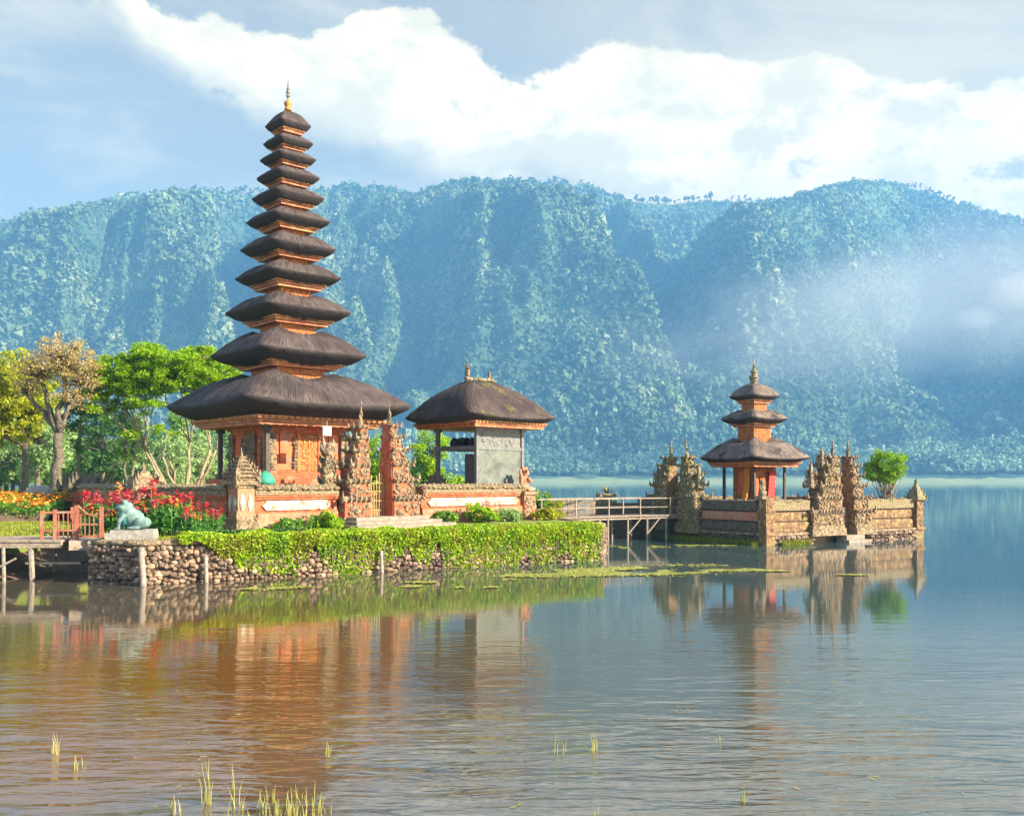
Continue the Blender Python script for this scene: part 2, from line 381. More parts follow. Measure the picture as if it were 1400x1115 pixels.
# mountain forest: tint is one random number per tree crown, plus broad drifts of drier forest
m, t, p = mat('mountain_forest'); M['mountain'] = m
at = t.new('ShaderNodeAttribute', attribute_name='tint').outputs['Fac']
co = pos(t); nb = t.noise(t.scale(co, (1, 1, 1)), .006, 4, .6)
c = t.ramp(t.m('ADD', t.m('MULTIPLY', at, .50), t.m('MULTIPLY', t.mr(nb, .3, .7), .42)), [(.12, (.05, .11, .065)), (.40, (.12, .20, .095)), (.66, (.25, .33, .15)), (.95, (.52, .55, .30))])
t.put(p.inputs['Base Color'], c); p.inputs['Roughness'].default_value = .9; p.inputs['Specular IOR Level'].default_value = .1
bump(t, p, t.noise(co, .28, 4, .7), 1., 3.0)

M['ridge_tree'] = flat_mat('ridge_tree', (.06, .085, .04), .9)
m, t, p = mat('lakeside_trees'); M['lakeside'] = m
at_ = t.new('ShaderNodeAttribute', attribute_name='tint').outputs['Fac']
t.put(p.inputs['Base Color'], t.ramp(at_, [(0, (.13, .26, .13)), (.5, (.30, .46, .23)), (1, (.50, .62, .36))])); p.inputs['Roughness'].default_value = .9
bump(t, p, t.noise(pos(t), .5, 3, .7), 1., 1.5)
M['meadow'] = rough_mat('pale_meadow', (.30, .34, .14), (.22, .29, .11), .02, .9, vor=False, world=True, bs=.1)
# grass ground
m, t, p = mat('lawn'); M['lawn'] = m
co = pos(t); n = t.noise(co, 1.3, 5, .6); n_ = t.noise(co, 14, 4, .7)
c = t.ramp(n, [(.3, (.10, .16, .018)), (.5, (.19, .23, .022)), (.7, (.30, .27, .06))])
c = t.mix(t.mr(n_, .4, .7, 0, .5), c, (.07, .12, .012))
t.put(p.inputs['Base Color'], c); p.inputs['Roughness'].default_value = .9; bump(t, p, n_, .8, .05)

# lake water: muddy body under a rippled surface
m, t, p = mat('lake_water'); M['water'] = m
co = pos(t)
sxyz = t.new('ShaderNodeSeparateXYZ'); t.l.new(co, sxyz.inputs[0])
far = t.mr(t.m('ADD', sxyz.outputs[1], t.m('MULTIPLY', sxyz.outputs[0], 2.2)), 2, 40, smooth=False)     # brown to the near left, blue-green further out and right
nn = t.noise(t.scale(co, (.25, .5, 1)), 1, 4, .6)
mud_refl = t.new('ShaderNodeVectorMath', operation='LENGTH'); t.put(mud_refl.inputs[0], t.scale(co, (1 / 4.6, 1 / 9., 0), (3.9 / 4.6, -14.5 / 9., 0)))
near_c = t.mix(t.mr(t.m('ADD', mud_refl.outputs['Value'], t.m('MULTIPLY', nn, .9)), .80, 1.55), (.150, .062, .008), (.075, .064, .044))      # muddy brown painted in where the pagoda's dark reflection lies
t.put(p.inputs['Base Color'], t.mix(t.mr(far, .0, .36), near_c, t.ramp(far, [(.2, (.085, .068, .036)), (.5, (.085, .082, .050)), (.95, (.040, .072, .070))])))
p.inputs['Roughness'].default_value = .03; p.inputs['IOR'].default_value = 3.1
r1 = t.noise(t.scale(co, (.62, 2.1, 1)), 1.0, 3, .55, .6)
r2 = t.noise(t.scale(co, (1.6, 6.5, 1), (3, 7, 0)), 1.0, 3, .5, .5)
r3 = t.noise(t.scale(co, (.12, .35, 1), (9, 2, 0)), 1.0, 2, .5)
amp = t.m('ADD', t.mr(sxyz.outputs[1], 9, 19, .70, .065), t.mr(sxyz.outputs[1], 8.5, 12.5, .5, 0.))
hgt = t.m('MULTIPLY', t.m('ADD', t.m('MULTIPLY', r1, .6), t.m('MULTIPLY', r2, .28)), t.m('MULTIPLY', amp, t.mr(r3, .25, .75, .45, 1.2)))
bump(t, p, hgt, 1., .068)
# ------------------------------------------------------------------ lake and lake bed
wmb = MB(); wmb.add([(-2900, -60, 0), (2900, -60, 0), (2900, 1500, 0), (-2900, 1500, 0)], [(0, 1, 2, 3)])
tag(wmb.build('water', M['water']), 'calm brown to blue lake water', 'lake', kind='structure')

# ------------------------------------------------------------------ mountains across the lake
crest = np.array([(-500, 330), (-200, 300), (0, 308), (60, 288), (130, 280), (180, 271), (240, 266), (300, 264), (350, 262), (440, 254), (470, 250), (520, 258), (560, 266), (610, 254), (660, 250), (740, 250), (800, 252), (830, 262), (870, 272), (920, 274), (960, 270), (1000, 269), (1040, 276), (1080, 271), (1130, 258), (1160, 249), (1210, 243), (1250, 253), (1300, 271), (1350, 285), (1400, 303), (1600, 370), (1900, 420)], float)
def build_mountain():
    na, nr = 1000, 420
    azs = np.linspace(R(-46), R(46), na); ts = np.linspace(0, 1, nr)
    pxs = 700 + FPX * np.tan(azs)
    cy_ = np.interp(pxs, crest[:, 0], crest[:, 1]) + 5
    k = np.ones(7) / 7; cy_ = np.convolve(np.pad(cy_, 3, mode='edge'), k, 'valid')
    Rc = np.interp(pxs, [-600, 0, 300, 600, 900, 1210, 1500, 2000], [2200, 2250, 2450, 2550, 2800, 2950, 2850, 2850])   # distance (Y) of the crest
    Rf = np.interp(pxs, [-600, 0, 400, 700, 900, 1400, 2000], [1250, 1270, 1290, 1300, 1320, 1340, 1360])                 # distance of the shore
    Hc = EYE + (HORY - cy_) / FPX * Rc
    T, A = np.meshgrid(ts, azs, indexing='ij')
    PX = np.broadcast_to(pxs, T.shape)
    RC, RF, HC = Rc[None, :], Rf[None, :], Hc[None, :]
    tc_ = .86
    tt = np.clip(T / tc_, 0, 1); back = np.clip((T - tc_) / (1 - tc_), 0, 1)
    Y = RF + (RC - RF) * tt + back * 500
    X = np.tan(A) * Y
    ft = .15                                         # gentle wooded foot slope, then the steep caldera wall
    s_ = np.clip((tt - ft) / (1 - ft), 0, 1)
    Z = 2 + 40 * np.clip(tt / ft, 0, 1) ** 1.4 + (HC - 42) * (.16 * s_ + .84 * s_ ** 1.75)
    env = np.sin(np.pi * s_) ** .75
    warp = 70 * (fbm(X / 300, Y / 300, 3, 140) - .5) + 26 * (fbm(X / 90, Y / 90, 2, 147) - .5)
    spur = np.zeros_like(T)
    # spurs: px at crest, at mid slope, at foot, width left and right of the spine (px), height (m)
    for (pc, pm, pf, wl, wr, hh, q0, q1) in [(612, 745, 935, 320, 70, 330, .08, 1.1), (505, 560, 590, 120, 45, 170, -.1, .62), (300, 275, 335, 210, 35, 240, .18, .98), (190, 110, 40, 180, 50, 320, -.1, .72), (420, 450, 500, 120, 40, 150, .22, .92),
                                 (560, 645, 700, 95, 40, 130, .38, 1.0), (830, 890, 960, 80, 50, 110, -.1, .6), (1225, 1085, 1010, 210, 170, 260, .06, 1.1), (1310, 1390, 1450, 130, 140, 150, -.1, 1.1), (1010, 985, 1020, 90, 60, 90, .3, 1.), (1520, 1560, 1560, 190, 150, 240, -.1, 1.1), (-60, -110, -160, 150, 80, 240, -.1, 1.1), (40, 60, 120, 90, 40, 130, .45, 1.0)]:
        q = 1 - s_
        line = pc * 2 * (q - .5) * (q - 1) - pm * 4 * q * (q - 1) + pf * 2 * q * (q - .5)
        d = PX + warp - line
        d = np.where(d < 0, -d / wl, d / wr)
        sm_ = lambda z: np.clip(z, 0, 1) ** 2 * (3 - 2 * np.clip(z, 0, 1))
        spur = np.maximum(spur, hh * np.clip(1 - d, 0, 1) ** .95 * sm_((q - q0) / .16) * sm_((q1 - q) / .16))
    wx = X + 160 * (fbm(X / 320, Y / 320, 3, 40) - .5); wy = Y + 160 * (fbm(X / 320, Y / 320, 3, 45) - .5)
    wx = wx + (Y - 1800) * .75 * (2 * vn(X / 620, Y * 0 + .3, 208) - 1.15)
    rid = 1 - np.abs(np.clip((fbm(wx / 260, wy / 640, 4, 71) - .5) * 4.2, -1, 1))
    rid2 = 1 - np.abs(np.clip((fbm(wx / 120, wy / 260, 3, 91) - .5) * 3.6, -1, 1))
    smooth_right = np.interp(PX, [800, 1000], [1, .55])
    Z = Z + env * np.clip((1 - tt) / .18, 0, 1) * (1.5 * spur * (.75 + .5 * fbm(X / 150, Y / 150, 3, 60)) + smooth_right * 230 * (rid - .55)) + smooth_right * 85 * (rid2 - .55) * env
    Z = Z + np.clip(tt / .04, 0, 1) * 7 * (fbm(X / 26, Y / 26, 2, 33) - .5)
    lim = EYE + (HORY - cy_[None, :] - 4 - 14 * (1 - tt)) / FPX * Y
    Z = np.where(back > 0, Z, np.minimum(Z, lim + 8 * (1 - np.exp(-np.maximum(Z - lim, 0) / 8))))
    Z = Z - back * 260
    Z[0, :] = -3; Z[1, :] = np.minimum(Z[1, :], 1.0)
    P = np.stack([X, Y, Z], -1)
    i = np.arange((nr - 1) * (na - 1)); r_, c_ = i // (na - 1), i % (na - 1); b_ = r_ * na + c_
    F = np.stack([b_, b_ + 1, b_ + na + 1, b_ + na], 1)
    o = mesh_np('mountain', P.reshape(-1, 3), F, M['mountain'], smooth=True, attrs={'tint': ('POINT', RNG.random(na * nr) * .3)})
    tag(o, 'forested mountain ridge rising across the lake', 'mountain', kind='structure')
    return P, tt, pxs
MP, MT, MPX = build_mountain()

def blob_forest(name, C, S, tint, material, seed, sub=1):
    """many rough tree crowns in one mesh: C centres, S radii (n,3)"""
    g = np.random.default_rng(seed)
    V, F = ICO[sub]; V = np.array(V); F = np.array(F); n, k = len(C), len(V)
    j = 1 + g.uniform(-.36, .36, (n, k, 1))
    a_ = g.random(n) * 6.283; ca, sa = np.cos(a_)[:, None], np.sin(a_)[:, None]
    vx = V[None, :, 0] * ca - V[None, :, 1] * sa; vy = V[None, :, 0] * sa + V[None, :, 1] * ca
    vv = np.stack([vx, vy, np.broadcast_to(V[None, :, 2], vx.shape)], -1) * j * S[:, None, :] + C[:, None, :]
    ff = (F[None] + (np.arange(n) * k)[:, None, None]).reshape(-1, 3)
    return mesh_np(name, vv.reshape(-1, 3), ff, material, smooth=False, attrs={'tint': ('POINT', np.repeat(tint, k))})
def leafy_forest(name, C, S, tint, material, seed, m=16):
    """many tree crowns in one mesh, each a ragged shell of leaf sprays"""
    g = np.random.default_rng(seed); n = len(C)
    d = g.normal(size=(n, m, 3)); d[:, :, 2] = np.abs(d[:, :, 2]) * 1.1 - .25; d[:, :, 1] -= .25; d /= np.linalg.norm(d, axis=2)[:, :, None]
    c = C[:, None, :] + d * S[:, None, :] * g.uniform(.55, 1.05, (n, m, 1))
    nr = d + g.normal(size=(n, m, 3)) * .45; nr /= np.linalg.norm(nr, axis=2)[:, :, None]
    t_ = g.normal(size=(n, m, 3)); t_ -= (t_ * nr).sum(2)[:, :, None] * nr; t_ /= np.linalg.norm(t_, axis=2)[:, :, None]; b_ = np.cross(nr, t_)
    s_ = (S[:, 0])[:, None, None] * g.uniform(.45, 1.0, (n, m, 1))
    V = np.stack([c + t_ * s_, c - t_ * s_ * .5 + b_ * s_ * .8, c - t_ * s_ * .5 - b_ * s_ * .8], 2).reshape(-1, 3)
    F = np.arange(n * m * 3).reshape(-1, 3)
    return mesh_np(name, V, F, material, attrs={'tint': ('POINT', np.repeat(tint, m * 3) + g.uniform(-.08, .08, n * m * 3).repeat(1))})
def mountain_trees():
    g = np.random.default_rng(5)
    # area weighted cells, only what can be seen from around the camera
    P = MP; dA = np.linalg.norm(np.cross(P[1:, :-1] - P[:-1, :-1], P[:-1, 1:] - P[:-1, :-1]), axis=-1)
    tt = MT[:-1, :-1]; vis = (tt > .05) & (tt < 1.0) & (np.abs(MPX[None, :-1] - 700) < 1120)
    dA = dA * vis / (1 + tt * .5); pr = (dA / dA.sum()).ravel()
    n = 165000
    idx = g.choice(len(pr), n, p=pr); r_, c_ = idx // (P.shape[1] - 1), idx % (P.shape[1] - 1)
    fu, fv = g.random((n, 1)), g.random((n, 1))
    C = P[r_, c_] * (1 - fu) * (1 - fv) + P[r_ + 1, c_] * fu * (1 - fv) + P[r_, c_ + 1] * (1 - fu) * fv + P[r_ + 1, c_ + 1] * fu * fv
    zn = np.clip((fbm(C[:, 0] / 130, C[:, 1] / 130, 3, 12) - .5) * 3.2 + .5, 0, 1); k = (.40 + 1.25 * g.random(n) ** 2.2) * (.55 + 1.0 * zn)
    S = np.stack([4.7 * k, 4.7 * k, 5.8 * k * g.uniform(.7, 1.9, n)], 1); C[:, 2] += 3.0 * k
    tag(leafy_forest('mountain_trees', C, S, g.random(n), M['mountain'], 6), 'dense tree crowns covering the mountain slopes', 'forest', kind='stuff')
    # bare trunked trees standing along the skyline
    crow = np.argmin(np.abs(MT[:, 0] - .995)); vs = []; fs = []; mb = MB()
    for px_ in np.cumsum(RNG.exponential(3.2, 470)) - 40:
        if vn(np.array(px_ / 45.), np.array(.5), 4) < .36: continue
        c_ = int(np.argmin(np.abs(MPX - px_ - random.uniform(-3, 3)))); q = Vector(P[crow, c_]); hh = random.uniform(10, 19) + 17 * float(vn(np.array(px_ / 20.), np.array(.2), 9))
        mb.tube([q - Vector((0, 0, 6)), q + Vector((random.uniform(-1, 1), 0, hh))], [.9, .5], 3)
        for i in range(random.randint(2, 5)):
            mb.lump(q + Vector((random.uniform(-4, 4), random.uniform(-4, 4), hh * random.uniform(.6, 1.05))), (random.uniform(1.2, 5), 3, random.uniform(1.0, 3.4)), 1, .35)
    tag(mb.build('skyline_trees', M['ridge_tree']), 'row of slender trees along the mountain skyline', 'forest', kind='stuff')
    # plantation on the foot slope
    n = 14000; c_ = g.integers(0, P.shape[1] - 1, n); c_ = c_[np.abs(MPX[c_] - 700) < 1120]; n = len(c_)
    r_ = (np.searchsorted(MT[:, 0], .05 + .13 * g.random(n) ** 1.3)).clip(2, P.shape[0] - 2)
    C = P[r_, c_] + np.stack([g.uniform(-4, 4, n), g.uniform(-4, 4, n), np.zeros(n)], 1)
    k = g.uniform(.7, 1.35, n); S = np.stack([3.6 * k, 3.6 * k, 7.5 * k * g.uniform(.6, 1.4, n)], 1); C[:, 2] += 7 * k
    tag(leafy_forest('lakeside_forest', C, S * np.array([.9, .9, 1.]), g.random(n), M['lakeside'], 8, 18), 'pale trees along the far lake shore', 'forest', kind='stuff')
mountain_trees()
# meadow strip on the far shore
pts = []
for i, px_ in enumerate(np.linspace(-700, 2100, 120)):
    yy = np.interp(px_, [-600, 0, 400, 700, 900, 1400, 2000], [1250, 1270, 1290, 1300, 1320, 1340, 1360])
    pts.append(((px_ - 700) / FPX * yy, yy, random.uniform(0, 14)))
sv = []; sf = []
for (x, y, r_) in pts:
    sv += [(x, y - 14 - r_, -.5), (x, y - 4, 2.4), (x, y + 60, 7.0 + r_ * .15)]
for i in range(len(pts) - 1):
    for k in (0, 1): sf.append((i * 3 + k, (i + 1) * 3 + k, (i + 1) * 3 + k + 1, i * 3 + k + 1))
mb = MB(); mb.add(sv, sf); tag(mb.build('far_shore', M['meadow'], smooth=True), 'pale green meadow strip at the far water edge', 'shore', kind='structure')

# haze
hb = MB(); hb.box((0, 1700, -4), (6200, 3560, 1010))
m, t, p = mat('haze_air'); t.n.remove(p)
pv = t.new('ShaderNodeVolumePrincipled'); pv.inputs['Color'].default_value = (.215, .53, .90, 1); pv.inputs['Density'].default_value = .00025
pv.inputs['Anisotropy'].default_value = .0
t.l.new(pv.outputs[0], t.n['Material Output'].inputs['Volume'])
hz = hb.build('haze', m); tag(hz, 'thin blue morning haze over the lake', 'haze', kind='stuff')
# ------------------------------------------------------------------ roof, frame and carving builders
def sq_r(th, n): return 1 / (abs(math.cos(th)) ** n + abs(math.sin(th)) ** n) ** (1 / n)
def thatch_roof(name, parent, Rd, ztip, ztop, zbot, rh, rin, zin, material, rb=.66, dip=.012, apex=False, seed=0, N=112, ridge=None, bulge=.25):
    """square hipped thatch with a thick undercut eave, raised corner tips and a hump round the neck; Rd is the half diagonal"""
    g = random.Random(seed); Rd *= 1.045; a0 = Rd / math.sqrt(2)
    prof = []                                       # (fraction, z, roundness, corner lift weight, v)
    H = ztop - ztip
    if apex: prof += [(.015, ztop + .02, 3, 0), (.07, ztop - .02 * H, 3, 0)]; rh = .16
    else: prof += [(rin, zin, 6, 0), (rin + .03, zin + .3 * (ztop - zin), 5, 0), (rin + .45 * (rh - rin), ztop - .06 * H, 4, .1)]
    K = 9
    for i in range(K + 1):
        t = i / K
        z = ztop - H * ((1 - bulge) * t + bulge * t * t) + (0.045 * H * math.sin(math.pi * t))
        if apex: z = ztop - H * (.12 + .88 * (t * (.85 + .15 * t))) + .16 * H * math.sin(math.pi * t)
        prof.append((rh + (1 - rh) * t, z, 4 + 9 * t, t ** 2))
    zt = ztip; zbot -= .015 * Rd ** .5
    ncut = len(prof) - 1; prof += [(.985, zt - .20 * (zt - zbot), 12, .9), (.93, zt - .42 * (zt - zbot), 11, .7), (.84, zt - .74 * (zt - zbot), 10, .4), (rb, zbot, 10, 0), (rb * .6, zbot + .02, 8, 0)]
    vs = []; uvs = []; vlen = 0; prev = None
    ths = [2 * math.pi * (k + .5) / N for k in range(N)]
    for (fr, z, n, lift) in prof:
        if prev: vlen += math.hypot((fr - prev[0]) * a0, z - prev[1])
        prev = (fr, z)
        for th in ths:
            rr = sq_r(th, n) * fr * a0
            c = max(0, (sq_r(th, 14) - 1) / (2 ** .5 * .96 - 1))
            zz = z - dip * Rd * lift * (1 - c ** 1.3) - (0 if apex or ridge else .26 * H * math.exp(-((fr - rh) / (.30 * (1 - rh))) ** 2) * (1 - c ** .8))
            jr = g.uniform(-.012, .012) * (1 + Rd * .25) * (1 if fr > rin else .3); jz = g.uniform(-.012, .012) * (1 + Rd * .2)
            x, y = math.cos(th) * (rr + jr), math.sin(th) * (rr + jr)
            if ridge:
                k = max(0, 1 - fr); x *= 1 + ridge[0] * k; y *= 1 + ridge[1] * k
            vs.append((x, y, zz + jz)); uvs.append((th * a0 * .9, vlen))
    m = len(prof); fs = []; lu = []
    for i in range(m - 1):
        for k in range(N):
            k2 = (k + 1) % N; f = (i * N + k, (i + 1) * N + k, (i + 1) * N + k2, i * N + k2)
            fs.append(f)
            for q in f:
                uu = uvs[q]
                if k2 == 0 and q % N == 0: uu = (uu[0] + 2 * math.pi * a0 * .9, uu[1])
                lu.append(uu)
    nfr = int(2 * math.pi * a0 * 1.12 / .022)              # loose fibre ends hanging off the eave
    for q in range(nfr):
        th = 2 * math.pi * q / nfr; fr = g.uniform(.93, 1.0); rr = sq_r(th, 12) * fr * a0; c = max(0, (sq_r(th, 14) - 1) / (2 ** .5 * .96 - 1))
        zz = zt - dip * Rd * .9 * (1 - c ** 1.3) - (1 - fr) * 4 * (zt - zbot) * .3; L = g.uniform(.03, .11); da = .016 / a0
        b_ = len(vs); ro = rr + g.uniform(-.01, .03)
        vs += [(math.cos(th - da) * rr, math.sin(th - da) * rr, zz + .02), (math.cos(th + da) * rr, math.sin(th + da) * rr, zz + .02), (math.cos(th) * ro, math.sin(th) * ro, zz - L)]
    me = bpy.data.meshes.new(name)
    caps = [tuple(range(N))] if apex or rin < .2 else []
    caps.append(tuple(reversed(range((m - 1) * N, m * N))))
    nq = len(fs); b_ = m * N; fs += [(b_ + 3 * q, b_ + 3 * q + 1, b_ + 3 * q + 2) for q in range(nfr)]; lu += [(q * .02 + k * .01, 0) for q in range(nfr) for k in range(3)]
    for c in caps: lu += [(0, 0)] * len(c)
    me.from_pydata(vs, [], fs + caps)
    me.materials.append(material); me.materials.append(M['thatch_cut_shade']); me.polygons.foreach_set('material_index', [1 if nq > i >= ncut * N else 0 for i in range(len(fs))] + [1 if len(caps) == 1 or q else 0 for q in range(len(caps))])
    me.polygons.foreach_set('use_smooth', [True] * len(me.polygons))
    l = me.uv_layers.new(name='UVMap'); l.data.foreach_set('uv', [q for p in lu for q in p])
    me.update()
    return link(me, name, parent)
def frame_box(mb, hs, z0, z1, t=None):
    """square band (half side hs) between z0 and z1"""
    mb.box((0, 0, z0), (2 * hs, 2 * hs, z1 - z0))
def eave_frame(parent, hs, z1, h, n=3, sh=.16):
    """stepped gilded timber under the eave: wide on top, stepping in"""
    mb = MB()
    for i in range(n):
        frame_box(mb, hs * (1 - sh * i / n * 1.2), z1 - h * (i + 1) / n + (.012 if i < n - 1 else 0), z1 - h * i / n)
    o = mb.build('eave_frame', M['redwood'], parent)
    st = max(.07, hs * .09)                          # gilded dentils along the lower step
    k = int(2 * hs / st)
    for s_ in range(4):
        gd = MB()
        ca, sa = math.cos(s_ * math.pi / 2), math.sin(s_ * math.pi / 2)
        for i in range(k):
            q = -hs + (i + .5) * 2 * hs / k; r_ = hs + .008
            gd.box((q * ca - r_ * sa * -1, q * sa + r_ * ca * -1, z1 - h * .33), (st * .62, .05, h * .26), rz=s_ * math.pi / 2)
        gd.build('gilded_dentils', M['goldwood'], o)
    return o
def carved_neck(parent, hs, z0, z1):
    mb = MB(); frame_box(mb, hs, z0, z1)
    o = mb.build('neck', M['redwood'], parent)
    h = z1 - z0
    for s_ in range(4):
        pn = MB(); pn.box((math.sin(s_ * math.pi / 2) * hs, -math.cos(s_ * math.pi / 2) * hs, z0 + h * .1), (hs * 1.7, .03, h * .8), rz=s_ * math.pi / 2)
        ca, sa = math.cos(s_ * math.pi / 2), math.sin(s_ * math.pi / 2)
        def put(q, zz, r_, sx_):
            x, y = q, -(hs + .01); pn.lump((x * ca - y * sa, x * sa + y * ca, zz), (r_ if s_ % 2 == 0 else r_ * .5, r_ * .5 if s_ % 2 == 0 else r_, r_), 1, .3)
        nn = max(5, int(2 * hs / .11))
        for i in range(nn):
            for j in range(max(2, int(h / .13))):
                put(-hs * .86 + (i + .5) * 1.72 * hs / nn + random.uniform(-.02, .02), z0 + h * (j + .5) / max(2, int(h / .13)), .055, 0)
        pn.build('carved_panel', M['carved'], o)
    return o
def carved_face(mb, x0, x1, y, z0, z1, n, r=.06, axis=0, dep=.5):
    """clusters of carved knobs over a rectangle on a face"""
    for i in range(n):
        a_ = random.uniform(x0, x1); z = random.uniform(z0, z1); k = r * random.uniform(.6, 1.3)
        c = (a_, y, z) if axis == 0 else (y, a_, z)
        rr = (k, k * dep, k) if axis == 0 else (k * dep, k, k)
        mb.lump(c, rr, 1, .3)

# ------------------------------------------------------------------ the great pagoda
PG = Vector((-9.42, 40.0, 0)); SC = 40.0 / FPX
def zy(y, d=40.0): return EYE + (HORY - y) / FPX * d
pg = empty('pagoda', (PG.x, PG.y, 1.1), R(42.2), 'tall slender eleven roofed pagoda with dark thatch roofs and a gilded tip', 'pagoda')
B0 = 1.1
tiers = [(171, 555, 511, 576), (109, 487, 453, 500), (88, 428, 404, 440), (74, 381, 361, 391), (67, 342, 322, 352), (59, 304, 289, 313), (50.5, 272, 259, 282), (44, 244, 232, 253), (39.5, 219, 209, 227), (35, 197, 187, 205), (32, 173, 151, 181)]
for i, (rp, yt, yh, yb) in enumerate(tiers):
    Rd = rp * SC; apex = i == 10
    rh = .42 if i == 0 else .50
    rin = .27 if i == 0 else .36
    zt, zh, zb = zy(yt) - B0, zy(yh) - B0, zy(yb) - B0
    rt = thatch_roof('roof_tier', pg, Rd, zt, zh, zb, rh, rin, zh - .10 * (zh - zt) - .04, M['thatch'], apex=apex, seed=i, dip=.010 if i else .03)
    hs = Rd / math.sqrt(2) * (.72 if i else .80)
    nexttop = (zy(tiers[i - 1][2]) - B0) if i else None
    if i:
        gap = zb - nexttop; fh = max(.13, min(.32, gap * .48 + .08))
        eave_frame(rt, hs, zb + .03, fh)
        carved_neck(rt, min(hs * .72, tiers[i - 1][0] * SC / math.sqrt(2) * (.30 if i == 1 else .36)), nexttop - .35, zb + .03 - fh * .9)
    else:
        eave_frame(rt, hs, zb + .03, .34, 4, .10)
# gilded pot and slender finial
fm = MB(); z0 = zy(152) - B0
fm.lathe((0, 0, z0), [(.13, 0), (.17, .05), (.13, .12), (.10, .16), (.16, .24), (.18, .32), (.12, .40), (.05, .46), (.04, .55)], 10)
fo = fm.build('finial', M['goldwood'], pg, True)
sp = MB(); sp.tube([(0, 0, z0 + .5), (0, 0, z0 + .75), (0, 0, z0 + 1.0), (0, 0, z0 + 1.32)], [.045, .06, .035, .008], 6)
for k, (zz, s_) in enumerate(((.62, .12), (.78, .10), (.92, .07))):
    sp.lump((0, 0, z0 + zz), (s_, s_, .05), 1, .2)
    for q in range(4): sp.horn((0, 0, z0 + zz), (math.cos(q * 1.57 + k), math.sin(q * 1.57 + k)), s_ * 1.5, .5, .3)
sp.build('spire', M['greywood'], fo)
# body
ph = 1.72                                            # plinth height above the terrace
mb = MB(); hsb = 1.64
for (h_, z0, z1) in ((2.75, 0, .5), (2.55, .5, 1.05), (2.65, 1.05, 1.2), (2.5, 1.2, ph)): frame_box(mb, h_, z0, z1 - .004)
mb.build('plinth', M['brick'], pg)
zf = zy(576) - B0 - .30
mb = MB(); frame_box(mb, hsb, ph, zf); mb.build('shrine_wall', M['orange'], pg)
mb = MB(); frame_box(mb, hsb + .22, ph, ph + .14); frame_box(mb, hsb + .14, ph + .14, ph + .27); frame_box(mb, hsb + .08, ph + .27, ph + .38); frame_box(mb, hsb + .10, zf - .28, zf - .14); frame_box(mb, hsb + .2, zf - .14, zf + .05)
mb.build('moulding', M['brick'], pg)
# carved corner pilasters and flanking reliefs
for (sx_, sy_) in ((-1, -1), (1, -1), (1, 1), (-1, 1)):
    mb = MB(); mb.box((sx_ * hsb, sy_ * hsb, ph + .38), (.30, .30, zf - ph - .66))
    for z in np.arange(ph + .5, zf - .35, .13): mb.lump((sx_ * (hsb + .09), sy_ * (hsb + .09), z), (.13, .13, .085), 1, .35)
    mb.build('carved_pilaster', M['stone'], pg)
for s_ in (-.62, .62):
    for fc in (0, 1):
        mb = MB()
        for z in np.arange(ph + .42, zf - .5, .12):
            if fc == 0: mb.lump((s_, -hsb - .04, z), (random.uniform(.09, .15), .10, .09), 1, .35)
            else: mb.lump((-hsb - .04, s_ * 1.35, z), (.10, random.uniform(.07, .11), .09), 1, .35)
        mb.build('carved_relief', M['stone'], pg)
def door(parent, w_, h_, z, rz, off):
    d_ = empty('door', (0, 0, 0), rz); d_.parent = parent
    mb = MB(); mb.box((0, -off - .05, z), (w_, .06, h_ * .86))
    pts = [(-w_ / 2 + w_ * i / 10, 0) for i in range(11)]
    for (x, _) in pts: mb.box((x, -off - .05, z + h_ * .82), (w_ / 10, .06, h_ * .14 * math.sqrt(max(.05, 1 - (2 * x / w_) ** 2))))
    mb.build('door_leaf', M['carved'], d_)
    gm = MB(); carved_face(gm, -w_ * .42, w_ * .42, -off - .085, z + .08, z + h_ * .85, int(90 * w_ * h_ / 1.4), .05); gm.box((0, -off - .08, z + .03), (.03, .06, h_ * .84))
    gm.build('gilded_carving', M['goldwood'], d_)
    fr = MB()
    for s_ in (-1, 1):
        fr.box((s_ * (w_ / 2 + .09), -off - .06, z), (.13, .13, h_ * .9))
    for i in range(13):
        a_ = math.pi * i / 12; fr.box((math.cos(a_) * (w_ / 2 + .09), -off - .06, z + h_ * .84 + math.sin(a_) * h_ * .17), (.16, .13, .12))
    fr.build('door_frame', M['orange'], d_)
    return d_
door(pg, .78, 1.78, ph + .30, 0, hsb)
# grey window on the shaded side with carved frame
win = MB(); win.box((-hsb - .05, .0, ph + .65), (.08, .66, 1.25)); w_o = win.build('window', M['greywood'], pg)
wf = MB()
for s_ in (-1, 1): wf.box((-hsb - .08, s_ * .38, ph + .55), (.12, .1, 1.45))
for z in (ph + .5, ph + 1.93): wf.box((-hsb - .08, 0, z), (.14, .86, .1))
for y_ in np.linspace(-.25, .25, 5): wf.box((-hsb - .105, y_, ph + .65), (.03, .035, 1.25))
wf.build('window_frame', M['stone'], w_o)
for s_ in (1, -1):
    wn = MB(); wn.box((s_ * 1.12, -hsb - .04, ph + .65), (.34, .06, 1.2)); wn.build('side_panel', M['orange'], pg)
for (sx_, sy_) in ((-1, -1), (1, -1), (1, 1), (-1, 1)):
    q = .55 * 171 * SC / math.sqrt(2)
    pm = MB(); pm.box((sx_ * q, sy_ * q, ph), (.30, .30, .22), taper=.8); pm.box((sx_ * q, sy_ * q, ph + .22), (.16, .16, zf - ph - .20)); pm.box((sx_ * q, sy_ * q, zf - .2), (.3, .3, .24)); pm.build('post', M['darkwood'], pg)
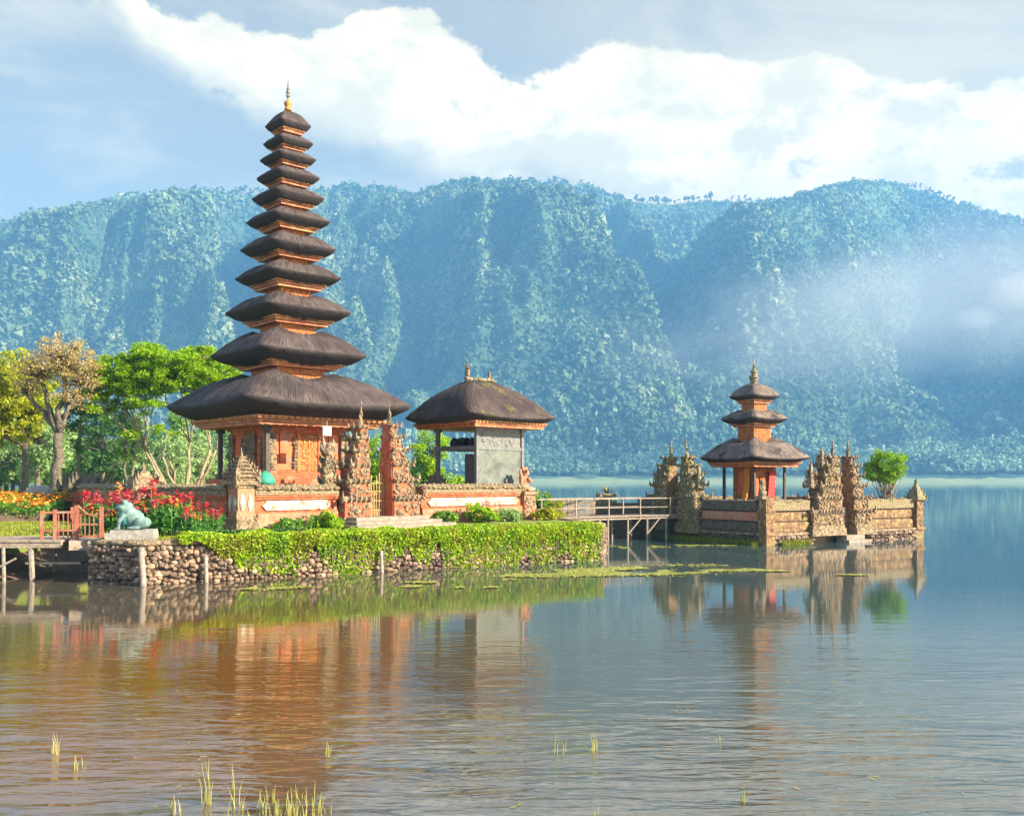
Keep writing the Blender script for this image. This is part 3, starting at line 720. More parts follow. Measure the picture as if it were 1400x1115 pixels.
# rafters under the great eave
rf = MB(); hs = 171 * SC / math.sqrt(2) * .74; zr = zy(576) - B0 - .34
for s_ in range(4):
    for i in range(15):
        q = -hs + (i + .5) * 2 * hs / 15; ca, sa = math.cos(s_ * math.pi / 2), math.sin(s_ * math.pi / 2)
        x, y = q, -(hs - .55); rf.box((x * ca - y * sa, x * sa + y * ca, zr), (.06, 1.0, .07), rz=s_ * math.pi / 2)
rf.build('rafters', M['goldwood'], pg)
# things kept on the pagoda's terrace
wl = MB(); wl.box((0, 0, -.34), (.36, .05, .36)); wl.tube([(0, 0, .02), (0, 0, .24)], .01, 4)
o = wl.build('hanging_board', M['whitecloth']); o.location = (-7.25, 37.25, 4.86); o.rotation_euler = (0, 0, R(40)); tag(o, 'small blank white board hanging under the pagoda eave', 'board')
gc = MB()
gc.lathe((0, 0, 0), [(.42, 0), (.40, .16), (.30, .34), (.14, .46), (.03, .52)], 9)
o = gc.build('covered_bundle', M['greencloth'], None, True); o.location = (-9.55, 36.75, 2.62); tag(o, 'green cloth covered bundle beside the pagoda corner post', 'bundle')

# ------------------------------------------------------------------ the three roofed pagoda on its own islet
D3 = 46.0; P3 = Vector(((1031 - 700) / FPX * D3, D3, 0)); B3 = 1.55; S3 = D3 / FPX
p3 = empty('small_pagoda', (P3.x, P3.y, B3), R(31), 'small pagoda with three weathered thatch roofs on the walled islet', 'pagoda')
t3 = [(74, 625, 598, 632), (45, 572, 560, 579), (34, 541, 522, 547)]
for i, (rp, yt, yh, yb) in enumerate(t3):
    Rd = rp * S3; zt, zh, zb = [zy(q, D3) - B3 for q in (yt, yh, yb)]; apex = i == 2
    rt = thatch_roof('roof_tier', p3, Rd, zt, zh, zb, .40 if i == 0 else .5, .24 if i == 0 else .34, zh - .08, M['thatch_grey'], apex=apex, seed=20 + i, dip=.035, N=96)
    hs = Rd / math.sqrt(2) * .84
    if i:
        ntop = zy(t3[i - 1][2], D3) - B3
        eave_frame(rt, hs * .85, zb + .02, .20, 3); carved_neck(rt, (20 if i == 1 else 15) * S3 / math.sqrt(2) * 1.1, ntop - .3, zb - .16)
    else: eave_frame(rt, hs, zb + .03, .26, 3, .08)
fm = MB(); z0 = zy(524, D3) - B3
for (zz, r_) in ((0, .24), (.16, .20), (.30, .24), (.42, .17), (.56, .20), (.68, .11), (.84, .09)):
    fm.lump((0, 0, z0 + zz), (r_, r_, .11), 1, .25)
    for q in range(4): fm.horn((0, 0, z0 + zz), (math.cos(q * 1.57 + zz * 5), math.sin(q * 1.57 + zz * 5)), r_ * 1.1, .5, .3)
fm.tube([(0, 0, z0 + .7), (0, 0, z0 + 1.18)], [.07, .01], 5)
fm.build('finial', M['stone_moss'], p3)
hb3 = .62; zf3 = zy(638, D3) - B3
mb = MB(); frame_box(mb, hb3, .3, zf3); mb.build('shrine_wall', M['orange'], p3)
mb = MB(); frame_box(mb, 1.35, 0, .16); frame_box(mb, 1.2, .16, .31); mb.build('plinth', M['stone'], p3)
mb = MB()
for (sx_, sy_) in ((-1, -1), (1, -1), (1, 1), (-1, 1)):
    mb.box((sx_ * hb3, sy_ * hb3, .31), (.16, .16, zf3 - .31))
frame_box(mb, hb3 + .07, .31, .5); frame_box(mb, hb3 + .09, zf3 - .18, zf3 + .03)
mb.build('pilasters', M['carved'], p3)
mb = MB(); mb.box((0, -hb3 - .03, .5), (.55, .06, 1.0)); carved_face(mb, -.25, .25, -hb3 - .065, .55, 1.45, 40, .05); mb.build('door', M['carved'], p3)
for (sx_, sy_) in ((-1, -1), (1, -1), (1, 1), (-1, 1)):
    q = .54 * 74 * S3 / math.sqrt(2); pm = MB(); pm.box((sx_ * q, sy_ * q, -.01), (.2, .2, .2), taper=.8); pm.box((sx_ * q, sy_ * q, .19), (.11, .11, zf3 - .17)); pm.build('post', M['darkwood'], p3)
ym = MB()                                              # yellow cloth tied round the shaded side
for i in range(7):
    t_ = i / 6; ym.box((-hb3 - .10 - .34 * t_ ** 2, -.25 - .12 * t_, zf3 - .06 - .24 * (i + 1)), (.07, .34 - .05 * t_, .245))
ym.build('yellow_cloth', M['yellowcloth'], p3)
rm = MB()
for i in range(6): rm.box((.38 + random.uniform(-.01, .01), -hb3 - .11 - .02 * i, .45 + .2 * i), (.42, .06, .205))
rm.build('red_cloth', M['redcloth'], p3)

# ------------------------------------------------------------------ open pavilion with the pale wall
D2 = 41.6; P2 = Vector(((656 - 700) / FPX * D2, D2, 0)); S2 = D2 / FPX; Bp = 1.1
pv_ = empty('pavilion', (P2.x, P2.y, Bp), R(43), 'open sided pavilion with one mossy brown thatch roof and a pale wall', 'pavilion')
zt, zh, zb = [zy(q, D2) - Bp for q in (571, 521, 580)]
rt = thatch_roof('thatch_roof', pv_, 104 * S2, zt, zh, zb, .17, .10, zh - .02, M['thatch_mossy'], seed=40, dip=.035, rb=.80, ridge=(.55, -.2), bulge=.10)
eave_frame(rt, 104 * S2 / math.sqrt(2) * .88, zb + .03, .26, 3, .06)
rm = MB()
for x in np.linspace(-.75, .75, 12): rm.lump((x, random.uniform(-.05, .05), zh + .04), (.14, .16, .12), 1, .35)
rm.build('ridge_cap', M['stone_moss'], rt)
for (x, s_) in ((-.70, 1.0), (.55, .6)):
    fm = MB()
    for k in range(4): fm.lump((x, 0, zh + .1 + .14 * k * s_), (.17 * s_ * (1 - k * .18), .14 * s_, .1), 1, .3)
    for q in range(5): fm.horn((x, 0, zh + .1 + .1 * q * s_), (math.cos(q * 2.2), math.sin(q * 2.2)), .26 * s_, .5, .3)
    fm.tube([(x, 0, zh + .4 * s_), (x - .04, 0, zh + .9 * s_)], [.06 * s_, .01], 5)
    fm.build('ridge_finial', M['stone'], rt)
hp = 1.30; zf2 = zy(666, D2) - Bp; zs = zy(613, D2) - Bp; ztopw = zy(587, D2) - Bp
mb = MB(); frame_box(mb, 1.75, 0, .6); frame_box(mb, 1.6, .6, zf2 - .12); frame_box(mb, 1.72, zf2 - .12, zf2); mb.build('floor_base', M['concrete'], pv_)
for (sx_, sy_) in ((-1, -1), (1, -1), (1, 1), (-1, 1)):
    pm = MB(); pm.box((sx_ * hp, sy_ * hp, zf2), (.15, .15, ztopw - zf2 + .05)); pm.box((sx_ * hp, sy_ * hp, zf2), (.24, .24, .14)); pm.box((sx_ * hp, sy_ * hp, ztopw - .12), (.28, .28, .14)); pm.build('post', M['greywood'], pv_)
mb = MB()
for s_ in (-1, 1): mb.box((0, s_ * hp, zs - .1), (2 * hp - .16, .13, .13)); mb.box((s_ * hp, 0, zs - .09), (.13, 2 * hp - .16, .12))
for s_ in (-1, 1): mb.box((0, s_ * hp, ztopw + .02), (2 * hp + .2, .16, .18)); mb.box((s_ * hp, 0, ztopw + .03), (.16, 2 * hp - .18, .16))
mb.lump((-hp - .12, -.6 + hp * 1.4, zs - .05), (.16, .2, .18), 1, .3)
mb.build('beams', M['greywood'], pv_)
mb = MB(); mb.box((0, 0, zs + .03), (2 * hp - .2, 2 * hp - .2, .06)); mb.build('loft_floor', M['greywood'], pv_)
mb = MB(); mb.box((0, -hp + .02, zf2), (2 * hp - .15, .10, zs - .10 - zf2)); mb.build('pale_wall', M['palewall'], pv_)
mb = MB(); mb.box((0, -hp + .03, zs + .03), (2 * hp - .15, .07, ztopw - zs - .03)); carved_face(mb, -.95, 1.0, -hp - .01, zs + .1, ztopw - .1, 45, .1, 0, .3); mb.build('relief_panel', M['greywood'], pv_)
mb = MB(); mb.box((-hp + .02, -.88, zf2), (.08, .66, zs - zf2 - .28)); mb.build('door', M['darkwood'], pv_)
mb = MB()
for i in range(34): mb.lump((random.uniform(-1.0, .9), random.uniform(-.9, 1.0), zs + .16 + random.random() * .22), (random.uniform(.12, .24), random.uniform(.12, .24), random.uniform(.1, .22)), 1, .3)
o = mb.build('stored_bundles', M['blackcloth']); o.location = pv_.location; o.rotation_euler = pv_.rotation_euler; tag(o, 'dark bundles heaped on the loft of the pale walled pavilion', 'bundles')
# ------------------------------------------------------------------ mainland terrace
def prism(mb, poly, z0, z1):
    n = len(poly); b = mb.add([(x, y, z0) for x, y in poly] + [(x, y, z1) for x, y in poly], [tuple(range(n, 2 * n))] + [(i, (i + 1) % n, n + (i + 1) % n, n + i) for i in range(n)])
TZ = 1.1
LAND = [(-11.3, 25.75), (-9.8, 25.15), (3.0, 33.1), (3.45, 36.2), (2.1, 41.3), (-.6, 50), (-9, 66), (-30, 118), (-70, 190), (-160, 230), (-160, 24), (-14.9, 27.6), (-14.1, 31.6), (-12.6, 32.2), (-11.75, 29)]
mb = MB(); prism(mb, LAND, -1.2, TZ); tag(mb.build('terrace_ground', M['lawn']), 'grassy temple terrace at the lake edge', 'ground', kind='structure')
# lake bed and the near bank the photographer stands on
bm_ = MB(); bm_.add([(-2900, -60, -1.25), (2900, -60, -1.25), (2900, 1400, -1.25), (-2900, 1400, -1.25)], [(0, 1, 2, 3)])
tag(bm_.build('lake_bed', M['soil']), 'brown lake bed', 'lake bed', kind='structure')
nb = MB(); vs = []; fs = []
for i in range(41):
    x = -40 + 2 * i; e = 4.6 + .35 * math.sin(i * .9) + (max(0, abs(x) - 6) * .18)
    vs += [(x, -58, 1.6), (x, e - 4.2, .95), (x, e - 1.2, .25), (x, e, -.35)]
for i in range(40):
    for k in range(3): fs.append((i * 4 + k, (i + 1) * 4 + k, (i + 1) * 4 + k + 1, i * 4 + k + 1))
nb.add(vs, fs); tag(nb.build('near_bank', M['lawn'], smooth=True), 'grassy bank on the near shore', 'bank', kind='structure')

# ------------------------------------------------------------------ rough stone retaining wall with creeper
def stone_face(mb, A, B, z0, z1, size=.24, out=.04, jit=.30, skip=0.):
    A, B = Vector((A[0], A[1], 0)), Vector((B[0], B[1], 0)); L = (B - A).length; d = (B - A) / L; n = Vector((d.y, -d.x, 0)); rz = math.atan2(d.y, d.x)
    z = z0; row = 0
    while z < z1:
        h_ = size * random.uniform(.75, 1.1); x = random.uniform(-.2, .1)
        while x < L:
            w_ = size * random.uniform(.7, 1.7)
            if random.random() > skip:
                c = A + d * (x + w_ / 2) + n * (out * random.uniform(.1, 1.3)); k = random.uniform(.8, 1.15)
                mb.lump((c.x, c.y, min(z + h_ / 2 + random.uniform(-.05, .05), z1 - h_ * .3)), (w_ * .54 * k, .13, h_ * .56 * k), 2, .13, rz + random.uniform(-.25, .25), .45)
            x += w_
        z += h_ * .93; row += 1
rw = empty('retaining_wall', (-9.8, 25.15, 0), 0, 'rough stone retaining wall at the foot of the pagoda terrace', 'stone wall')
edge = [(-11.75, 29), (-11.3, 25.75), (-9.8, 25.15), (3.0, 33.1), (3.45, 36.2), (2.1, 41.3)]
off = Vector((9.8, -25.15, 0))
mb = MB(); core = MB(); cop = MB()
for (p, q), sk in zip(zip(edge, edge[1:]), (.0, .0, .0, .0, .5)):
    p2 = (p[0] + off.x, p[1] + off.y); q2 = (q[0] + off.x, q[1] + off.y)
    stone_face(mb, p2, q2, -.15, TZ - .10, .135, .05, skip=sk)
    d = Vector((q[0] - p[0], q[1] - p[1], 0)).normalized(); n = Vector((d.y, -d.x, 0)); L = (Vector(q) - Vector(p)).length
    c = (Vector((p2[0], p2[1], 0)) + Vector((q2[0], q2[1], 0))) / 2 - n * .06
    core.box((c.x, c.y, -1.1), (L, .16, TZ + 1.02), math.atan2(d.y, d.x))
    k = int(L / .5)
    for i in range(k): 
        t_ = (i + .5) / k; cc = Vector((p2[0], p2[1], 0)).lerp(Vector((q2[0], q2[1], 0)), t_) - n * .12
        cop.lump((cc.x, cc.y, TZ - .01), (.36, .26, .09), 2, .10, math.atan2(d.y, d.x), .3)
st = mb.build('stones', M['rock'], rw, False); tag(st, kind='stuff')
core.build('mortar_core', M['mortar'], rw); tag(cop.build('coping', M['coping'], rw, True), kind='stuff')
for i, (px_, y0, y1, lean, lab) in enumerate(((190, 748, 800, .06, 'thick wooden stake nearest the frog statue, leaning on the stone wall'), (277, 757, 797, .03, 'wooden stake in front of the bare stretch of stone wall'), (514, 752, 786, .02, 'thin wooden stake among the creeper on the stone wall'))):
    t_ = None
    for q in np.linspace(0, 1, 400):
        x, y = -9.8 + 12.8 * q, 25.15 + 7.95 * q
        if 700 + x / y * FPX > px_: t_ = (x, y); break
    s_ = MB(); s_.tube([(0, 0, -.9), (-lean, .02, .0), (-lean * 2.4, .08, (HORY - y0) / FPX * t_[1] + EYE)], [.085, .085, .075] if i == 0 else [.06, .06, .055], 7)
    o = s_.build('wooden_stake', M['paleplank'], None, True); o.location = (t_[0] + .22, t_[1] - .30, 0); tag(o, lab, 'stake', 'wooden stakes along the stone wall')

# ------------------------------------------------------------------ temple compound walls
W0 = Vector((-8.85, 31.1, 0)); WA = R(45.8); wd = Vector((math.cos(WA), math.sin(WA), 0)); wn_ = Vector((-wd.y, wd.x, 0))
def wl(s, n, z=0): return W0 + wd * s + wn_ * n + Vector((0, 0, z))
def wall_seg(loc, rz, L, label, h=1.5, plain=False):
    o = empty('compound_wall', loc, rz, label, 'wall')
    mb = MB(); mb.box((L / 2, .02, -.05), (L, .62, .30)); mb.box((L / 2, .03, .25), (L, .54, .32)); mb.build('base', M['pink'], o)
    mb = MB(); mb.box((L / 2, .05, .57), (L, .40, .62)); mb.box((L / 2, .04, .57), (L, .50, .055)); mb.box((L / 2, .03, 1.02), (L, .52, .06)); mb.box((L / 2, .03, 1.10), (L, .60, .08)); mb.build('brick_band', M['brick'], o)
    pn = MB(); y = -.175
    k = max(1, round(L / 5)); w_ = L / k
    for i in range(k):
        a_, b_ = i * w_ + .30, (i + 1) * w_ - .30
        pts = [(a_, .82), (a_ + .16, .66), (b_ - .16, .66), (b_, .82), (b_ - .16, .985), (a_ + .16, .985)]
        pn.add([(x, y - .03, z) for x, z in pts] + [(x, y + .02, z) for x, z in pts], [(0, 1, 2, 3, 4, 5)] + [(j + 6, (j + 1) % 6 + 6, (j + 1) % 6, j) for j in range(6)])
    pn.build('plaster_panel', M['pink' if plain else 'white'], o)
    cp = MB(); n = int(L / .22)
    cp.box((L / 2, .03, 1.18), (L, .66, .10)); cp.box((L / 2, .03, 1.28), (L - .01, .60, .16), taper=.985)
    for i in range(n):
        x = (i + .5) * L / n
        for y_ in (-.22, .03, .27): cp.lump((x, y_, 1.40 + (.05 if y_ == .03 else 0)), (.17, .17, .10), 1, .25)
    tag(cp.build('coping', M['coping'], o), kind='stuff')
    return o
wall_seg(wl(.35, 0, TZ), WA, 3.30, 'white panelled compound wall left of the tall split gate')
wall_seg(wl(7.55, 0, TZ), WA, 5.65, 'white panelled compound wall between the tall split gate and the guardian pillar')
WB = WA + R(90)
wall_seg(wl(-.06, .38, TZ), WB, 6.2, 'shaded red compound wall behind the tall canna plants', plain=True)
wall_seg(wl(-.06, 7.15, TZ), WB, 6.0, 'shaded red compound wall at the far end by the small roofed shrine', plain=True)
def ornate_pillar(loc, rz, label, h, w=.62, seed=0, top='stupa'):
    random.seed(seed); o = empty('carved_pillar', loc, rz, label, 'pillar')
    b = MB(); b.box((0, 0, -.05), (w * 1.25, w * 1.25, .3)); b.box((0, 0, .25), (w * 1.1, w * 1.1, .22)); b.build('base', M['stone'], o)
    s_ = MB(); s_.box((0, 0, .47), (w * .92, w * .92, .95)); s_.build('shaft', M['pink'], o)
    for q in range(4):
        ov = MB(); a_ = q * math.pi / 2; 
        for e in (-1, 1): ov.lump((math.sin(a_) * w * .47 + math.cos(a_) * e * w * .22, -math.cos(a_) * w * .47 + math.sin(a_) * e * w * .22, .92), (.105 if q % 2 == 0 else .06, .06 if q % 2 == 0 else .105, .30), 2, .06)
        ov.build('oval_relief', M['white'], o)
    c = MB(); c.box((0, 0, 1.42), (w * 1.05, w * 1.05, .1)); c.box((0, 0, 1.52), (w * 1.3, w * 1.3, .1)); c.box((0, 0, 1.62), (w * 1.1, w * 1.1, .08))
    for q in range(4):
        a_ = q * math.pi / 2 + math.pi / 4; c.horn((math.cos(a_) * w * .8, math.sin(a_) * w * .8, 1.5), (math.cos(a_), math.sin(a_)), .3, .6, .35); c.horn((math.cos(a_) * w * .7, math.sin(a_) * w * .7, .42), (math.cos(a_), math.sin(a_)), .28, .6, .4)
    c.build('capital', M['stone'], o)
    f = MB(); z = 1.7; n = 6
    for i in range(n):
        r_ = w * .55 * (1 - i / n) + .05; f.box((0, 0, z), (r_ * 2, r_ * 2, (h - 1.9) / n * .6), taper=.85); f.box((0, 0, z + (h - 1.9) / n * .6), (r_ * 2.3, r_ * 2.3, (h - 1.9) / n * .4 - .004), taper=.8)
        for q in range(4):
            a_ = q * math.pi / 2 + math.pi / 4; f.horn((math.cos(a_) * r_ * 1.25, math.sin(a_) * r_ * 1.25, z + .06), (math.cos(a_), math.sin(a_)), r_ * .6 + .05, .5, .4)
        z += (h - 1.9) / n
    f.tube([(0, 0, z), (0, 0, z + .28)], [.06, .01], 5); f.build('finial', M['stone'], o)
    return o
ornate_pillar(wl(0, 0, TZ), WA, 'carved corner pillar with white ovals below the pagoda eave', 2.65, .66, 3)
# guardian figure on the right hand end pillar
random.seed(12)
gp = empty('carved_pillar', wl(13.45, 0, TZ), WA, 'carved end pillar carrying the crouching stone guardian', 'pillar')
b = MB(); b.box((0, 0, -.05), (.8, .8, .32)); b.box((0, 0, .27), (.66, .66, .8)); b.box((0, 0, 1.07), (.82, .82, .12)); b.build('shaft', M['pink'], gp)
c = MB(); carved_face(c, -.3, .3, -.34, .3, 1.0, 24, .09); carved_face(c, -.3, .3, .34, .3, 1.0, 10, .09, 1)
for q in range(4):
    a_ = q * math.pi / 2 + math.pi / 4; c.horn((math.cos(a_) * .5, math.sin(a_) * .5, 1.1), (math.cos(a_), math.sin(a_)), .26, .6, .4)
c.build('carving', M['stone'], gp)
def fused(name, lumps, material, parent=None, voxel=.03, smooth=True, tubes=()):
    mb = MB()
    for (c, r_) in lumps: mb.lump(c, r_, 2, .03)
    for (pts, rr) in tubes: mb.tube(pts, rr, 8)
    o = mb.build(name, material, parent, True)
    rm = o.modifiers.new('remesh', 'REMESH'); rm.mode = 'VOXEL'; rm.voxel_size = voxel; rm.use_smooth_shade = smooth
    sm = o.modifiers.new('smooth', 'SMOOTH'); sm.iterations = 3; sm.factor = .5
    return o
gd = fused('guardian_statue', [((0, 0, .22), (.24, .20, .24)), ((.02, 0, .48), (.20, .17, .26)), ((.08, 0, .84), (.15, .14, .17)), ((.20, 0, .80), (.10, .10, .08)), ((.10, 0, 1.0), (.10, .10, .10)), ((.16, .20, .14), (.20, .09, .12)), ((.16, -.20, .14), (.20, .09, .12)),
    ((.22, .12, .55), (.06, .06, .06)), ((-.2, 0, .55), (.09, .1, .3)), ((-.24, 0, .85), (.07, .06, .14)), ((.02, .16, .92), (.05, .05, .08)), ((.02, -.16, .92), (.05, .05, .08)), ((-.1, 0, 1.02), (.08, .09, .1))], M['pink'], None, .026,
    tubes=[([(.02, -.2, .62), (.16, -.26, .44), (.3, -.14, .52)], [.08, .07, .05]), ([(.02, .2, .62), (.16, .26, .44), (.3, .14, .36)], [.08, .07, .05])])
gd.location = wl(13.45, 0, TZ + 1.16); gd.rotation_euler = (0, 0, WA); tag(gd, 'pink stone guardian figure crouching on the end pillar of the wall', 'statue')

# ------------------------------------------------------------------ split gates
def split_gate(loc, rz, side, W, D, H, label, group, seed, mats=('stone', 'brick'), nt=6, extra=None, plinth=.35, inner=None):
    """half a split gate: plain inner face at x=0, steps away on the side (+1/-1)"""
    random.seed(seed); o = empty('split_gate', loc, rz, label, 'gate', group)
    st, br = M[mats[0]], M[mats[1]]
    pl = MB(); pl.box((side * W * .53, 0, -.1), (W * 1.1, D * 1.3, plinth * .6 + .1)); pl.box((side * W * .51, 0, plinth * .6), (W * 1.02, D * 1.15, plinth * .4)); pl.build('plinth', st, o)
    core = MB(); cv = MB(); z = plinth
    hs = [1.25, 1.05, .95, .85, .75, .65, .55, .5][:nt]; tot = sum(hs); Hc = H - plinth - .5
    for i in range(nt):
        h_ = Hc * hs[i] / tot; f = i / nt
        w_ = W * (1 - .86 * f ** .85) * (.92 if i else .95); d_ = D * (1 - .62 * f)
        core.box((side * (w_ / 2 + .012), 0, z), (w_, d_, h_))
        # cornice slabs (flaring) near the top of the tier
        ch = h_ * .30
        for k, e in enumerate((.03, .075, .11, .05)):
            ww = w_ + e * (W * .9); cv.box((side * (ww / 2 + .006 * (k + 1)), 0, z + h_ - ch + k * ch / 4), (ww, d_ + 2 * e * D * .75, ch / 4 - .003))
        e = .11
        for sy in (-1, 1):
            cy0 = sy * (d_ / 2 + e * D * .7)
            cv.horn((side * (w_ + e * W * .85), cy0, z + h_ - ch * .6), (side * .9, sy * .55), .34 * (1 - f * .5) * (H / 4.2), .55, .42)
            for xq in np.linspace(.12, .85, max(2, int(w_ / .22))): cv.horn((side * w_ * xq, cy0, z + h_ - ch * .55), (side * .12, sy), .20 * (1 - f * .4), .5, .45)
            # carved lumps over the face, leaving brick showing through
            nl = int(40 * w_ * h_ / .8) + 5
            for q in range(nl):
                xx = random.uniform(.08, .97) * w_; zz = z + random.uniform(.02, .66) * h_
                if .30 < xx / w_ < .72 and random.random() < .72: continue
                r_ = random.uniform(.045, .10); cv.lump((side * xx, sy * (d_ / 2), zz), (r_ * 1.1, r_ * .9, r_), 1, .35)
            r_ = min(w_, h_) * .20; cv.lump((side * w_ * .5, sy * d_ / 2, z + h_ * .33), (r_, r_ * .45, r_ * 1.25), 1, .2)
        for q in range(int(26 * d_ * h_) + 4):
            r_ = random.uniform(.05, .11); cv.lump((side * w_, random.uniform(-.5, .5) * d_, z + random.uniform(.03, .68) * h_), (r_ * .9, r_, r_), 1, .35)
        cv.horn((side * (w_ + e * W * .8), 0, z + h_ - ch * .6), (side, 0), .36 * (1 - f * .5) * (H / 4.2), .55, .42)
        z += h_
    core.build('core', br, o); tag(cv.build('carving', st, o), kind='stuff')
    inn = MB(); zt = plinth
    for i in range(nt):
        h_ = Hc * hs[i] / tot; f = i / nt; d_ = D * (1 - .62 * f) * .9
        inn.box((-side * .012, 0, zt), (.03, d_, h_)); zt += h_
    inn.build('inner_face', M[inner] if inner else br, o)
    fn = MB(); fw = .10 * H / 4.2
    for k in range(4): fn.lump((side * fw * 1.4, 0, z + k * .11), (fw * (1.25 - k * .22), fw * (1.2 - k * .2), .085), 1, .3)
    for q in range(4): fn.horn((side * fw * 1.4, 0, z + .06 + .08 * q), (math.cos(q * 1.9 + seed), math.sin(q * 1.9 + seed)), .22, .5, .35)
    fn.tube([(side * fw * 1.4, 0, z + .3), (side * fw * 1.2, 0, z + .62), (side * fw, 0, z + .95)], [.05, .035, .006], 5); fn.build('finial', st, o)
    if extra: extra(o, st)
    return o
GG = 'halves of the tall split gate before the pagoda'
split_gate(wl(4.98, .05, TZ), WA, -1, 1.22, .95, 4.15, 'left half of the tall carved split gate before the pagoda', GG, 31)
split_gate(wl(6.02, .05, TZ), WA, 1, 1.28, .95, 4.25, 'right half of the tall carved split gate, its plain red inner side showing', GG, 32)
# flanking stone wing on the outer side of the left half
random.seed(44); wg = MB()
for i in range(7): wg.box((0, 0, -.05 + .36 * i), (.62 - .05 * i, .6 - .04 * i, .36 - .004), taper=.92)
for i in range(7):
    for q in range(4):
        a_ = q * math.pi / 2 + math.pi / 4; wg.horn((math.cos(a_) * (.38 - .03 * i), math.sin(a_) * (.38 - .03 * i), .2 + .36 * i), (math.cos(a_), math.sin(a_)), .26, .5, .45)
    for k in range(9): wg.lump((random.uniform(-.3, .3), -.3 + .02 * i, .1 + .36 * i + random.uniform(0, .28)), (.08, .06, .08), 1, .3)
wg.lump((-.05, -.05, 2.75), (.3, .26, .3), 2, .2); wg.horn((-.1, 0, 2.8), (-1, -.3), .5, .5, .5); wg.horn((.1, 0, 2.8), (.6, -.7), .4, .5, .5)
o = wg.build('gate_pillar', M['stone']); o.location = wl(3.62, .35, TZ); o.rotation_euler = (0, 0, WA); tag(o, 'carved wing pillar standing against the left half of the tall split gate', 'pillar')
# low bamboo gate in the opening
bg = empty('bamboo_gate', wl(5.5, .12, TZ + .36), WA, 'low bamboo lattice gate closing the opening of the tall split gate', 'gate')
b = MB()
for x in np.linspace(-.46, .46, 9): b.tube([(x, 0, 0), (x + random.uniform(-.02, .02), 0, 1.35 + random.uniform(-.15, .25))], .022, 5)
b.build('uprights', M['bamboo'], bg)
b = MB()
for z in (.2, .55, .9, 1.2): b.tube([(-.48, -.03, z), (.48, -.03, z)], .02, 5)
b.build('crossbars', M['bamboo'], bg)
sp_ = empty('stone_steps', wl(5.5, 0, TZ), WA, 'pale stone steps up to the tall split gate', 'steps')
for i, (d_, w_) in enumerate(((.62, 3.3), (1.05, 3.9), (1.5, 4.5))):
    b = MB(); b.box((0, -d_ / 2 - .42, -.04), (w_, d_, .40 - .125 * i + .002 * i)); b.build('step', M['step'], sp_)
b = MB(); b.box((0, .1, -.04), (1.02, 1.0, .395)); b.build('threshold', M['step'], sp_)
# shrines behind the walls
def hut_shrine(loc, label, w_, h_, roofm, seed=0):
    random.seed(seed); o = empty('small_shrine', loc, R(40), label, 'shrine')
    b = MB(); b.box((0, 0, 0), (w_, w_, h_ * .42)); b.box((0, 0, h_ * .42), (w_ * 1.2, w_ * 1.2, .09)); b.build('base', M['brick'], o)
    b = MB(); b.box((0, 0, h_ * .42 + .09), (w_ * .7, w_ * .7, h_ * .22)); b.build('cella', M['stone'], o)
    b = MB(); z = h_ * .64 + .09
    for k in range(4): b.box((0, 0, z + k * h_ * .08), (w_ * (1.35 - .3 * k), w_ * (1.35 - .3 * k), h_ * .08 - .003), taper=.72)
    for k in range(3):
        for q in range(4):
            a_ = q * math.pi / 2 + math.pi / 4; b.horn((math.cos(a_) * w_ * (.8 - .2 * k), math.sin(a_) * w_ * (.8 - .2 * k), z + k * h_ * .08), (math.cos(a_), math.sin(a_)), w_ * .4, .5, .4)
    b.tube([(0, 0, z + h_ * .3), (0, 0, z + h_ * .48)], [w_ * .12, .015], 5); b.build('roof', roofm, o)
    return o
hut_shrine((-13.4, 34.6, TZ + .0), 'stepped brick shrine with a spired roof left of the cannas', .85, 2.0, M['stone'], 3)
hut_shrine((-18.2, 40.5, TZ + .0), 'squat brick shrine with a dark roof at the far left wall end', 1.3, 1.9, M['darkstone'], 4)
hut_shrine((-3.4, 43.0, TZ + .2), 'small spired stone shrine between the tall gate and the pavilion', .55, 1.85, M['stone'], 5)
b = MB(); b.box((0, 0, 0), (.9, .5, .55)); b.box((0, 0, .55), (1.05, .62, .5), taper=.85); b.lump((0, 0, 1.05), (.42, .25, .1), 2, .1)
o = b.build('stone_block', M['concrete']); o.location = (-20.6, 41.5, TZ + .3); tag(o, 'grey stone block behind the marigold bed at the far left', 'stone block')

